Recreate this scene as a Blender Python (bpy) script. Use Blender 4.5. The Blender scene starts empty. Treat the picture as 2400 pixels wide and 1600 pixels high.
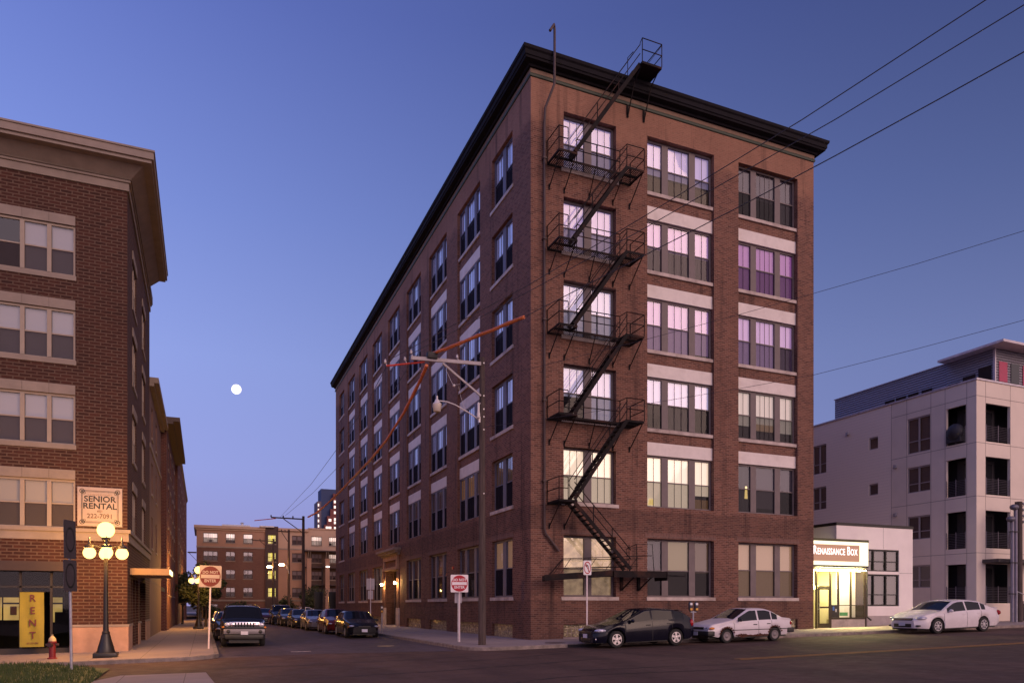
import bpy, bmesh, math, random
from mathutils import Vector, Matrix
R_ = math.radians
random.seed(7)
scene = bpy.context.scene
COL = scene.collection

# ---------------------------------------------------------------- camera
FPX = 1722.0; YH = 1418.0; CAMZ = 1.62
TH = math.atan(723/1722.0)
cT, sT = math.cos(TH), math.sin(TH)
CAMX, CAMY = -13.0597, -29.0059
cd = bpy.data.cameras.new('camera'); cam = bpy.data.objects.new('camera', cd); COL.objects.link(cam)
cam.location = (CAMX, CAMY, CAMZ); cam.rotation_euler = (R_(90), 0, -TH)
cd.sensor_width = 36; cd.lens = FPX/2400*36; cd.shift_y = (YH-800)/2400
cd.clip_start = .1; cd.clip_end = 8000
scene.camera = cam

# ---------------------------------------------------------------- world
def lin(c):
    c /= 255.0
    return c/12.92 if c <= .04045 else ((c+.055)/1.055)**2.4
def C(r, g, b, k=1.0): return (lin(r)*k, lin(g)*k, lin(b)*k, 1)

world = bpy.data.worlds.new('World'); scene.world = world; world.use_nodes = True
nt = world.node_tree; nt.nodes.clear()
def wn(t, **kw):
    n = nt.nodes.new(t)
    for k, v in kw.items(): setattr(n, k, v)
    return n
out = wn('ShaderNodeOutputWorld'); bg = wn('ShaderNodeBackground'); nt.links.new(bg.outputs[0], out.inputs[0])
tc = wn('ShaderNodeTexCoord'); sx = wn('ShaderNodeSeparateXYZ'); nt.links.new(tc.outputs['Generated'], sx.inputs[0])
ramp = wn('ShaderNodeValToRGB')
els = ramp.color_ramp.elements
stops = [(0.0, (154, 148, 204)), (.08, (152, 153, 213)), (.17, (150, 161, 225)), (.30, (143, 160, 226)), (.45, (120, 140, 212)), (.62, (94, 112, 188)), (1.0, (62, 76, 142))]
els[0].position = 0; els[0].color = C(*stops[0][1]); els[1].position = 1; els[1].color = C(*stops[-1][1])
for p, c in stops[1:-1]:
    e = els.new(p); e.color = C(*c)
nt.links.new(sx.outputs['Z'], ramp.inputs[0])
def wmath(op, a, b=None, c=None):
    n = wn('ShaderNodeMath', operation=op)
    for i, v in enumerate((a, b, c)):
        if v is None: continue
        if isinstance(v, (int, float)): n.inputs[i].default_value = v
        else: nt.links.new(v, n.inputs[i])
    return n.outputs[0]
# brightness falls towards the right hand (east) side of the sky
xf = wmath('SUBTRACT', .99, wmath('MULTIPLY', sx.outputs['X'], wmath('MULTIPLY_ADD', wmath('MAXIMUM', sx.outputs['Z'], 0.0), .95, .27)))
def wmix(op, fac, a, b):
    n = wn('ShaderNodeMix', data_type='RGBA', blend_type=op)
    for s, v in ((n.inputs[0], fac), (n.inputs[6], a), (n.inputs[7], b)):
        if isinstance(v, (int, float)): s.default_value = v
        elif isinstance(v, tuple): s.default_value = v
        else: nt.links.new(v, s)
    return n.outputs[2]
comb = wn('ShaderNodeCombineXYZ')
for i in range(3): nt.links.new(xf, comb.inputs[i])
base = wmix('MULTIPLY', 1.0, ramp.outputs[0], comb.outputs[0])
# the western half of the sky, behind the camera, is dimmer and warmer
back = wmath('MINIMUM', wmath('MAXIMUM', wmath('MULTIPLY_ADD', sx.outputs['Y'], -1.6, .25), 0.0), 1.0)
base = wmix('MIX', back, base, wmix('MULTIPLY', 1.0, base, (.95, .78, .66, 1)))
# afterglow of the set sun, low in the sky behind the camera
dotn = wn('ShaderNodeVectorMath', operation='DOT_PRODUCT'); nt.links.new(tc.outputs['Generated'], dotn.inputs[0])
g = Vector((.30, -.94, .16)).normalized(); dotn.inputs[1].default_value = g
glow = wmath('POWER', wmath('MAXIMUM', dotn.outputs['Value'], 0.0), 3.0)
GLOW_K = 1.75
glow = wmath('MULTIPLY', glow, GLOW_K)
gc = wn('ShaderNodeCombineXYZ')
for i, k in enumerate((1.0, .68, .58)): nt.links.new(wmath('MULTIPLY', glow, k), gc.inputs[i])
tot = wmix('ADD', 1.0, base, gc.outputs[0])
sky = wn('ShaderNodeTexSky', sky_type='NISHITA'); sky.sun_disc = False; sky.sun_elevation = R_(3); sky.sun_rotation = R_(162)
skyk = wmix('MULTIPLY', 1.0, sky.outputs[0], (.004, .003, .004, 1))
tot = wmix('ADD', 1.0, tot, skyk)
nt.links.new(tot, bg.inputs[0]); bg.inputs[1].default_value = 1.0

# ---------------------------------------------------------------- sun (afterglow) lamp
ld = bpy.data.lights.new('sun', 'SUN'); lo = bpy.data.objects.new('sun', ld); COL.objects.link(lo)
ld.energy = .85; ld.angle = R_(30); ld.color = (1.0, .64, .48)
lo.rotation_euler = Vector((.38, -.86, .34)).to_track_quat('Z', 'Y').to_euler()

scene.view_settings.view_transform = 'Standard'; scene.view_settings.look = 'None'
scene.view_settings.exposure = 0; scene.view_settings.gamma = 1
scene.render.engine = 'CYCLES'
scene.cycles.max_bounces = 6; scene.cycles.diffuse_bounces = 3; scene.cycles.transparent_max_bounces = 12
scene.cycles.sample_clamp_indirect = 3.0
scene.cycles.caustics_reflective = False; scene.cycles.caustics_refractive = False

# ---------------------------------------------------------------- geometry of the photograph (pixels of the 2400x1600 frame)
def ray(px, py):
    a = (px-1200)/FPX
    return Vector((a*cT+sT, -a*sT+cT, -(py-YH)/FPX))
CAM = Vector((CAMX, CAMY, CAMZ))
def onY(px, py, Y=0.0):
    r = ray(px, py); return CAM + r*((Y-CAMY)/r.y)
def onX(px, py, X=0.0):
    r = ray(px, py); return CAM + r*((X-CAMX)/r.x)
def gz(X): return .0175*max(-25.0, min(45.0, X))

# ---------------------------------------------------------------- materials
MATS = {}
class NT:
    def __init__(s, name):
        s.m = bpy.data.materials.new(name); s.m.use_nodes = True
        s.t = s.m.node_tree; s.b = s.t.nodes['Principled BSDF']; s.o = s.t.nodes['Material Output']
    def n(s, t, **kw):
        n = s.t.nodes.new(t)
        for k, v in kw.items(): setattr(n, k, v)
        return n
    def set(s, sock, v):
        if isinstance(v, (int, float)): sock.default_value = v
        elif isinstance(v, (tuple, list)): sock.default_value = v
        else: s.t.links.new(v, sock)
    def math(s, op, a, b=None, c=None):
        n = s.n('ShaderNodeMath', operation=op)
        for i, v in enumerate((a, b, c)):
            if v is not None: s.set(n.inputs[i], v)
        return n.outputs[0]
    def mix(s, fac, a, b, op='MIX'):
        n = s.n('ShaderNodeMix', data_type='RGBA', blend_type=op)
        s.set(n.inputs[0], fac); s.set(n.inputs[6], a); s.set(n.inputs[7], b)
        return n.outputs[2]
    def coord(s): return s.n('ShaderNodeTexCoord').outputs['Object']
    def noise(s, scale, detail=4, rough=.6, vec=None, stretch=None):
        n = s.n('ShaderNodeTexNoise'); n.inputs['Scale'].default_value = scale
        n.inputs['Detail'].default_value = detail; n.inputs['Roughness'].default_value = rough
        v = vec or s.coord()
        if stretch:
            mp = s.n('ShaderNodeMapping'); s.set(mp.inputs[0], v); mp.inputs['Scale'].default_value = stretch; v = mp.outputs[0]
        s.set(n.inputs['Vector'], v); return n.outputs['Fac']
    def rng(s, v, a, b, c=0.0, d=1.0):
        n = s.n('ShaderNodeMapRange'); s.set(n.inputs[0], v)
        for i, k in enumerate((a, b, c, d)): n.inputs[i+1].default_value = k
        return n.outputs[0]
    def bump(s, h, strength=.3, dist=.01):
        n = s.n('ShaderNodeBump'); n.inputs['Strength'].default_value = strength; n.inputs['Distance'].default_value = dist
        s.set(n.inputs['Height'], h); s.set(s.b.inputs['Normal'], n.outputs[0])

def M(name, col, rough=.6, metal=0.0, var=.12, scale=3.0, spec=.5, coat=0.0, dirt=None, stretch=None, bump=0.0, bscale=40, flake=0):
    if name in MATS: return MATS[name]
    k = NT(name); b = k.b
    b.inputs['Roughness'].default_value = rough; b.inputs['Metallic'].default_value = metal
    b.inputs['Specular IOR Level'].default_value = spec; b.inputs['Coat Weight'].default_value = coat; b.inputs['Coat Roughness'].default_value = .06
    if var:
        f = k.noise(scale, stretch=stretch)
        hi = tuple(min(1, c*(1+var)) for c in col[:3])+(1,); lo_ = tuple(c*(1-var*1.4) for c in col[:3])+(1,)
        cc = k.mix(k.rng(f, .3, .7), lo_, hi)
        if dirt:
            f2 = k.noise(scale*.35, detail=6)
            cc = k.mix(k.rng(f2, .52, .68), cc, dirt)
        k.set(b.inputs['Base Color'], cc)
        k.set(b.inputs['Roughness'], k.rng(f, .2, .8, max(0, rough-.06), min(1, rough+.08)))
    else: b.inputs['Base Color'].default_value = col
    if bump: k.bump(k.noise(bscale, detail=3), .5, bump)
    MATS[name] = k.m; return k.m

def brick(name, c1, c2, mortar, bw=.22, rh=.075, ms=.012, stain=(.03, .02, .02, 1), stain_amt=.5, zones=(), top=None, bump=.35):
    """zones: (z0, z1, strength) height bands of soot darkened brick; top: (z, colour, fac) lighter cleaned brick above z"""
    if name in MATS: return MATS[name]
    k = NT(name); b = k.b
    t = k.n('ShaderNodeTexCoord'); geo = t.outputs['Object']; nrm = t.outputs['Normal']
    sp = k.n('ShaderNodeSeparateXYZ'); k.set(sp.inputs[0], geo)
    sn = k.n('ShaderNodeSeparateXYZ'); k.set(sn.inputs[0], nrm)
    ax = k.math('GREATER_THAN', k.math('ABSOLUTE', sn.outputs[0]), .5)
    u = k.math('ADD', k.math('MULTIPLY', sp.outputs[1], ax), k.math('MULTIPLY', sp.outputs[0], k.math('SUBTRACT', 1.0, ax)))
    cb = k.n('ShaderNodeCombineXYZ'); k.set(cb.inputs[0], u); k.set(cb.inputs[1], sp.outputs[2])
    br = k.n('ShaderNodeTexBrick'); k.set(br.inputs['Vector'], cb.outputs[0])
    br.inputs['Scale'].default_value = 1; br.inputs['Brick Width'].default_value = bw; br.inputs['Row Height'].default_value = rh
    br.inputs['Mortar Size'].default_value = ms; br.inputs['Color1'].default_value = c1; br.inputs['Color2'].default_value = c2
    br.inputs['Mortar'].default_value = mortar; br.inputs['Bias'].default_value = -.1
    col = br.outputs['Color']
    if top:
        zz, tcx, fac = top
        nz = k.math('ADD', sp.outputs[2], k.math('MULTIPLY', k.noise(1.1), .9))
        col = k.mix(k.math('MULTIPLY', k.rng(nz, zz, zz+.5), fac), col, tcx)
    odd = k.noise(5.5, detail=2, vec=geo, stretch=(1, 1, 3)); col = k.mix(k.rng(odd, .58, .72, 0, .45), col, (c1[0]*1.5, c1[1]*1.35, c1[2]*1.25, 1)); col = k.mix(k.rng(odd, .28, .42, .5, 0), col, (c2[0]*.5, c2[1]*.5, c2[2]*.55, 1))
    big = k.noise(.22, detail=5, vec=geo)
    col = k.mix(k.rng(big, .35, .7, 0, .30), col, (c2[0]*.55, c2[1]*.5, c2[2]*.55, 1))
    mid = k.noise(2.2, detail=5, vec=geo, stretch=(1, 1, 2.5))
    col = k.mix(k.rng(mid, .45, .75, 0, .45), col, k.mix(.5, c1, (c1[0]*1.35, c1[1]*1.35, c1[2]*1.3, 1)))
    st = k.noise(1.0, detail=5, vec=geo, stretch=(1.6, 1.6, .12))
    sf = k.rng(st, .55, .72, 0, stain_amt)
    col = k.mix(sf, col, stain)
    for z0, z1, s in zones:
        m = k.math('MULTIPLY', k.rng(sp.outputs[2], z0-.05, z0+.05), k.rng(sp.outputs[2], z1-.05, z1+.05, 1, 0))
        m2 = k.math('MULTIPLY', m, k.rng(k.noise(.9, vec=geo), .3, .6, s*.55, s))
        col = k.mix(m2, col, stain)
    k.set(b.inputs['Base Color'], col); b.inputs['Roughness'].default_value = .92; b.inputs['Specular IOR Level'].default_value = .25
    if bump: k.bump(k.math('SUBTRACT', 1.0, br.outputs['Fac']), bump, .012)
    MATS[name] = k.m; return k.m

def glass(name, tint=(.9, .92, .95, 1), refl=.10, rough=.02, alpha=None):
    if name in MATS: return MATS[name]
    k = NT(name); k.t.nodes.remove(k.b)
    tr = k.n('ShaderNodeBsdfTransparent'); tr.inputs[0].default_value = tint
    gl = k.n('ShaderNodeBsdfGlossy'); gl.inputs['Roughness'].default_value = rough; gl.inputs[0].default_value = (.95, .95, .97, 1)
    bn = k.n('ShaderNodeBump'); bn.inputs['Strength'].default_value = .05; bn.inputs['Distance'].default_value = .05
    k.set(bn.inputs['Height'], k.noise(1.2, detail=1)); k.set(gl.inputs['Normal'], bn.outputs[0])
    lw = k.n('ShaderNodeLayerWeight'); lw.inputs['Blend'].default_value = .5
    f = k.math('POWER', lw.outputs['Facing'], 3.0)
    f = k.math('ADD', k.math('MULTIPLY', f, .75), refl)
    mx = k.n('ShaderNodeMixShader'); k.set(mx.inputs[0], f); k.t.links.new(tr.outputs[0], mx.inputs[1]); k.t.links.new(gl.outputs[0], mx.inputs[2])
    k.t.links.new(mx.outputs[0], k.o.inputs[0]); MATS[name] = k.m; return k.m
def screen(name, a=.6, col=(.02, .018, .022, 1)):
    if name in MATS: return MATS[name]
    k = NT(name); k.t.nodes.remove(k.b)
    tr = k.n('ShaderNodeBsdfTransparent'); df = k.n('ShaderNodeBsdfDiffuse'); df.inputs[0].default_value = col
    mx = k.n('ShaderNodeMixShader'); mx.inputs[0].default_value = a
    k.t.links.new(tr.outputs[0], mx.inputs[1]); k.t.links.new(df.outputs[0], mx.inputs[2]); k.t.links.new(mx.outputs[0], k.o.inputs[0])
    MATS[name] = k.m; return k.m
def glowmat(name, col, strength, base=(.8, .8, .8, 1), folds=0, soft=0):
    """emissive cloth or lamp glass, lit from inside or given an added glow"""
    if name in MATS: return MATS[name]
    k = NT(name); b = k.b
    b.inputs['Roughness'].default_value = .8
    bc = base; ec = col
    if folds:
        w = k.n('ShaderNodeTexWave'); w.bands_direction = 'X'; w.inputs['Scale'].default_value = folds; w.inputs['Distortion'].default_value = 1.5
        k.set(w.inputs['Vector'], k.coord())
        f = k.rng(w.outputs['Fac'], 0, 1, .72, 1.0)
        cb = k.n('ShaderNodeCombineXYZ')
        for i in range(3): k.set(cb.inputs[i], f)
        bc = k.mix(1.0, base, cb.outputs[0], 'MULTIPLY'); ec = k.mix(1.0, col, cb.outputs[0], 'MULTIPLY')
    if soft:
        nz = k.rng(k.noise(soft, detail=2), .35, .65, .55, 1.15)
        cb = k.n('ShaderNodeCombineXYZ')
        for i in range(3): k.set(cb.inputs[i], nz)
        ec = k.mix(1.0, ec, cb.outputs[0], 'MULTIPLY')
    k.set(b.inputs['Base Color'], bc); k.set(b.inputs['Emission Color'], ec); b.inputs['Emission Strength'].default_value = strength
    MATS[name] = k.m; return k.m

# ---------------------------------------------------------------- mesh helper
class MB:
    def __init__(s): s.v = []; s.f = []; s.sm = []
    def add(s, vs, fs, smooth=False):
        o = len(s.v); s.v += [tuple(v) for v in vs]; s.f += [tuple(i+o for i in f) for f in fs]; s.sm += [smooth]*len(fs); return s
    def box(s, x0, x1, y0, y1, z0, z1):
        if x0 > x1: x0, x1 = x1, x0
        if y0 > y1: y0, y1 = y1, y0
        if z0 > z1: z0, z1 = z1, z0
        v = [(x, y, z) for z in (z0, z1) for y in (y0, y1) for x in (x0, x1)]
        return s.add(v, [(0, 2, 3, 1), (4, 5, 7, 6), (0, 1, 5, 4), (2, 6, 7, 3), (0, 4, 6, 2), (1, 3, 7, 5)])
    def bbox(s, x0, x1, y0, y1, z0, z1, b=.02):
        """box with chamfered edges"""
        bm = bmesh.new(); bmesh.ops.create_cube(bm, size=1)
        for v in bm.verts: v.co = Vector(((x0+x1)/2+v.co.x*abs(x1-x0), (y0+y1)/2+v.co.y*abs(y1-y0), (z0+z1)/2+v.co.z*abs(z1-z0)))
        bmesh.ops.bevel(bm, geom=bm.edges[:], offset=b, segments=2, affect='EDGES', profile=.5)
        bm.verts.index_update(); vs = [v.co.copy() for v in bm.verts]; fs = [[v.index for v in f.verts] for f in bm.faces]; bm.free()
        return s.add(vs, fs, True)
    def quad(s, a, b, c, d): return s.add([a, b, c, d], [(0, 1, 2, 3)])
    def bar(s, p0, p1, w, h=None, up=(0, 0, 1)):
        """rectangular bar from p0 to p1"""
        h = h or w; p0 = Vector(p0); p1 = Vector(p1); d = (p1-p0)
        if d.length < 1e-6: return s
        d.normalize(); u = Vector(up)
        if abs(d.dot(u)) > .98: u = Vector((0, 1, 0))
        sd = d.cross(u).normalized(); u = sd.cross(d).normalized()
        vs = [p + sd*a*w/2 + u*b*h/2 for p in (p0, p1) for a, b in ((-1, -1), (1, -1), (1, 1), (-1, 1))]
        return s.add(vs, [(0, 3, 2, 1), (4, 5, 6, 7), (0, 1, 5, 4), (1, 2, 6, 5), (2, 3, 7, 6), (3, 0, 4, 7)])
    def tube(s, pts, r, n=8, cap=True):
        pts = [Vector(p) for p in pts]; N = len(pts); rs = r if isinstance(r, (list, tuple)) else [r]*N
        vs = []; fs = []; prev = None
        for i, p in enumerate(pts):
            d = (pts[min(i+1, N-1)]-pts[max(i-1, 0)])
            if d.length < 1e-7: d = Vector((0, 0, 1))
            d.normalize()
            if prev is None:
                a = Vector((0, 0, 1)) if abs(d.z) < .9 else Vector((1, 0, 0)); u = d.cross(a).normalized()
            else: u = (prev - d*prev.dot(d)).normalized()
            prev = u; w = d.cross(u)
            for k in range(n):
                t = 2*math.pi*k/n; vs.append(p + (u*math.cos(t)+w*math.sin(t))*rs[i])
        for i in range(N-1):
            for k in range(n):
                a = i*n+k; b = i*n+(k+1) % n; fs.append((a, b, b+n, a+n))
        s.add(vs, fs, True)
        if cap: s.add([vs[k] for k in range(n)], [tuple(range(n-1, -1, -1))]); s.add([vs[(N-1)*n+k] for k in range(n)], [tuple(range(n))])
        return s
    def lathe(s, prof, c=(0, 0, 0), n=16, axis='z', smooth=True):
        """prof: (radius, height) pairs"""
        vs = []; fs = []; c = Vector(c)
        for r, h in prof:
            for k in range(n):
                t = 2*math.pi*k/n; a, b = r*math.cos(t), r*math.sin(t)
                vs.append(c + (Vector((a, b, h)) if axis == 'z' else Vector((a, h, b)) if axis == 'y' else Vector((h, a, b))))
        for i in range(len(prof)-1):
            for k in range(n):
                a = i*n+k; b = i*n+(k+1) % n; fs.append((a, b, b+n, a+n))
        return s.add(vs, fs, smooth)
    def sphere(s, c, r, n=20, m=12, sq=(1, 1, 1)):
        c = Vector(c); vs = []; fs = []
        for i in range(m+1):
            ph = math.pi*i/m
            for k in range(n):
                t = 2*math.pi*k/n
                vs.append(c+Vector((r*sq[0]*math.sin(ph)*math.cos(t), r*sq[1]*math.sin(ph)*math.sin(t), -r*sq[2]*math.cos(ph))))
        for i in range(m):
            for k in range(n):
                a = i*n+k; b = i*n+(k+1) % n; fs.append((a, b, b+n, a+n))
        return s.add(vs, fs, True)
    def prism(s, pts, y0, y1):
        """polygon in XZ extruded along Y"""
        n = len(pts)
        vs = [(x, y0, z) for x, z in pts]+[(x, y1, z) for x, z in pts]
        return s.add(vs, [tuple(range(n)), tuple(range(2*n-1, n-1, -1))]+[(i, (i+1) % n+0, (i+1) % n+n, i+n)[::-1] for i in range(n)])
    def xf(s, mat):
        s.v = [tuple(mat @ Vector(v)) for v in s.v]; return s
    def build(s, name, mat, parent=None, absolute=False, label=None, weld=False, fixn=True):
        me = bpy.data.meshes.new(name); me.from_pydata(s.v, [], s.f)
        if weld or fixn:
            bm = bmesh.new(); bm.from_mesh(me)
            if weld: bmesh.ops.remove_doubles(bm, verts=bm.verts, dist=1e-4)
            if fixn: bmesh.ops.recalc_face_normals(bm, faces=bm.faces)
            if not weld:
                for f, q in zip(bm.faces, s.sm): f.smooth = q
            else:
                for f in bm.faces: f.smooth = any(s.sm)
            bm.to_mesh(me); bm.free()
        else:
            me.polygons.foreach_set('use_smooth', s.sm)
        if any(s.sm): me.set_sharp_from_angle(angle=R_(38))
        me.materials.append(mat)
        o = bpy.data.objects.new(name, me); COL.objects.link(o)
        if parent is not None:
            o.parent = parent
            if absolute: o.location = -absloc(parent)
        if label: o['label'] = label
        return o
def absloc(o):
    v = Vector((0, 0, 0))
    while o is not None: v = v + o.location; o = o.parent
    return v
def thing(name, label, cat, loc=(0, 0, 0), rz=0, group=None):
    o = bpy.data.objects.new(name, None); COL.objects.link(o); o.empty_display_size = .3
    o.location = loc; o.rotation_euler = (0, 0, rz); o['label'] = label; o['category'] = cat
    if group: o['group'] = group
    return o
def tag(o, label, cat, group=None, kind=None):
    o['label'] = label; o['category'] = cat
    if group: o['group'] = group
    if kind: o['kind'] = kind
    return o
def struct(name, mb, mat, **kw):
    o = mb.build(name, mat, **kw); o['kind'] = 'structure'; return o
def copy_tree(o, parent=None):
    c = o.copy(); COL.objects.link(c)
    if parent: c.parent = parent
    for ch in list(o.children): copy_tree(ch, c)
    return c
def text_mb(s, size, center=(0, 0), extrude=.004, bold=0.0, xs=1.0, spacing=1.0, align='CENTER'):
    """letters as mesh in the XZ plane, facing -Y"""
    cu = bpy.data.curves.new('text', 'FONT'); cu.body = s; cu.size = size; cu.align_x = align; cu.align_y = 'CENTER'
    cu.extrude = extrude; cu.offset = bold; cu.space_character = spacing; cu.resolution_u = 3
    ob = bpy.data.objects.new('text', cu); COL.objects.link(ob)
    bpy.context.view_layer.update()
    me = bpy.data.meshes.new_from_object(ob.evaluated_get(bpy.context.evaluated_depsgraph_get()))
    m = MB(); m.add([(v.co.x*xs+center[0], -v.co.z, v.co.y+center[1]) for v in me.vertices], [tuple(p.vertices) for p in me.polygons])
    bpy.data.objects.remove(ob); bpy.data.curves.remove(cu); bpy.data.meshes.remove(me)
    return m

# ---------------------------------------------------------------- shared materials
m_asph = None
def asphalt(name, col, patch):
    k = NT(name); b = k.b
    f = k.noise(90, detail=3); f2 = k.noise(.35, detail=6, stretch=(1, .35, 1)); f3 = k.noise(2.5, detail=5)
    c = k.mix(k.rng(f, .35, .65), tuple(x*.75 for x in col[:3])+(1,), tuple(x*1.3 for x in col[:3])+(1,))
    c = k.mix(k.rng(f2, .42, .56), c, patch)
    f4 = k.noise(.9, detail=3, stretch=(.12, 1.6, 1)); c = k.mix(k.rng(f4, .55, .7, 0, .35), c, tuple(x*.5 for x in col[:3])+(1,))
    c = k.mix(k.rng(f3, .6, .72, 0, .5), c, tuple(x*.55 for x in col[:3])+(1,))
    k.set(b.inputs['Base Color'], c); k.set(b.inputs['Roughness'], k.rng(f3, .3, .7, .7, .95)); b.inputs['Specular IOR Level'].default_value = .3
    k.bump(f, .35, .01); MATS[name] = k.m; return k.m
m_road = asphalt('asphalt', (.100, .056, .044, 1), (.066, .037, .030, 1))
m_road2 = asphalt('asphalt_side_street', (.088, .064, .078, 1), (.070, .052, .062, 1))
def concrete(name, col, joint=1.5):
    k = NT(name); b = k.b
    t = k.coord(); br = k.n('ShaderNodeTexBrick'); k.set(br.inputs['Vector'], t); br.offset = 0
    br.inputs['Scale'].default_value = 1; br.inputs['Brick Width'].default_value = joint; br.inputs['Row Height'].default_value = joint
    br.inputs['Mortar Size'].default_value = .012
    br.inputs['Color1'].default_value = col; br.inputs['Color2'].default_value = tuple(x*.86 for x in col[:3])+(1,)
    br.inputs['Mortar'].default_value = tuple(x*.4 for x in col[:3])+(1,)
    c = k.mix(k.rng(k.noise(1.2, detail=6), .45, .75, 0, .4), br.outputs['Color'], tuple(x*.6 for x in col[:3])+(1,))
    c = k.mix(k.rng(k.noise(30, detail=3), .3, .7, 0, .25), c, tuple(x*.7 for x in col[:3])+(1,))
    k.set(b.inputs['Base Color'], c); b.inputs['Roughness'].default_value = .9
    k.bump(k.noise(60, detail=3), .2, .01); MATS[name] = k.m; return k.m
m_walk = concrete('sidewalk_concrete', (.33, .26, .25, 1))
m_kerb = M('kerb_stone', (.24, .19, .17, 1), .9, var=.3, scale=4, bump=.01)
m_black = M('black_iron', (.022, .018, .018, 1), .6, var=.3, scale=6)
m_iron = M('fire_escape_iron', (.014, .010, .011, 1), .8, var=.4, scale=3, spec=.2, dirt=(.05, .022, .016, 1))
m_galv = M('galvanised_steel', (.42, .40, .44, 1), .5, .4, var=.2, scale=5)
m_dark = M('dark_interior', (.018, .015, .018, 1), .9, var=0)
m_wood = M('pole_wood', (.075, .052, .048, 1), .9, var=.35, scale=5, stretch=(3, 3, .3), bump=.01)
m_white = M('white_paint', (.78, .74, .74, 1), .5, var=.05)
m_red = M('sign_red', (.45, .012, .03, 1), .4, var=.05)
m_blk = M('black_paint', (.012, .012, .012, 1), .5, var=0)
m_stone = M('limestone', (.52, .43, .40, 1), .85, var=.16, scale=2.5, dirt=(.30, .23, .21, 1))
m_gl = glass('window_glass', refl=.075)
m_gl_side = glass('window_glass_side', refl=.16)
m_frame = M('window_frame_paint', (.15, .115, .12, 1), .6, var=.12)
m_frame_skylit = M('window_frame_skylit', (.13, .12, .17, 1), .6, var=.12)  # side street frames, with blue skylight put into their colour
m_screen = screen('insect_screen', .54)
m_screen2 = screen('insect_screen_dense', .88, (.02, .018, .026, 1))

# ---------------------------------------------------------------- ground
def sheet(mb, x0, x1, y0, y1, dz):
    xs = sorted({x0, x1} | {x for x in (-25.0, 45.0) if x0 < x < x1})
    for a, b in zip(xs, xs[1:]): mb.quad((a, y0, gz(a)+dz), (b, y0, gz(b)+dz), (b, y1, gz(b)+dz), (a, y1, gz(a)+dz))
    return mb
m_dirt = M('ground_earth', (.07, .055, .05, 1), .95, var=.3, scale=.3)
struct('ground', sheet(MB(), -2500, 2500, -2500, 3500, -.02), m_dirt, fixn=False)
struct('road', sheet(MB(), -400, 400, -21, -1.2, -.004), m_road, fixn=False)
struct('side_street', sheet(MB(), -12.7, -3.8, -1.2, 90, -.004), m_road2, fixn=False)
sheetm = sheet(MB(), -80, 80, 72, 86, 0)
struct('far_cross_street', sheetm, m_road2, fixn=False)
struct('near_pavement', sheet(MB(), -400, 400, -60, -21, .0), m_walk, fixn=False)
# darker tarred band at the mouth of the side street and cracks
ap = MB(); ap.add([(-12.0, -.2, gz(-12)+.001), (-4.3, -2.9, gz(-4.3)+.001), (-4.3, 3.2, gz(-4.3)+.001), (-8.6, 1.0, gz(-8.6)+.001), (-12.3, 3.0, gz(-12.3)+.001)], [(0, 1, 2, 3, 4)])
struct('asphalt_patch', ap, m_road2, fixn=False)
m_line_w = M('worn_white_paint', (.45, .38, .38, 1), .8, var=.25, scale=8)
m_line_y = M('yellow_road_paint', (.42, .20, .05, 1), .8, var=.25, scale=4)
mk = MB(); mk.box(-9.95, -9.2, .35, .55, gz(-9.6)+.003, gz(-9.6)+.008)
struct('white_lane_mark', mk, m_line_w)
yl = sheet(MB(), 1.5, 45, -11.75, -11.62, .006); sheet(yl, 1.5, 45, -11.5, -11.37, .006); struct('yellow_centre_line', yl, m_line_y, fixn=False)
mh = MB(); mh.lathe([(.36, .0), (.36, .012), (0.0, .012)], (-5.9, 1.9, gz(-5.9)), 24); 
tag(mh.build('manhole_cover', M('iron_cover', (.30, .22, .13, 1), .6, .3)), 'round iron manhole cover in the mouth of the side street', 'manhole cover')
cr = MB(); random.seed(3)
for (x, y, a, L) in ((-14, -6, .15, 9), (-6, -7.5, -.1, 12), (4, -9.2, .05, 14), (-9, -4.2, .6, 5), (-3, -5.6, .02, 9), (-11, -10.5, .2, 10), (-4, -12, -.15, 12), (6, -13.5, .1, 12), (2, -6.6, .0, 20), (-10.5, 6, 1.5, 20), (-8, -15, .9, 9), (9, -8, -.2, 12)):
    p = [(x, y)]
    for i in range(int(L/.35)):
        a += random.uniform(-.25, .25)*.6; a *= .9; x += .35*math.cos(a); y += .35*math.sin(a); p.append((x, y))
    for (x0, y0), (x1, y1) in zip(p, p[1:]):
        w = random.uniform(.015, .05)
        cr.quad((x0, y0-w, gz(x0)+.0015), (x1, y1-w, gz(x1)+.0015), (x1, y1+w, gz(x1)+.0015), (x0, y0+w, gz(x0)+.0015))
struct('road_crack', cr, M('tar', (.02, .015, .016, 1), .8, var=0), fixn=False)

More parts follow.
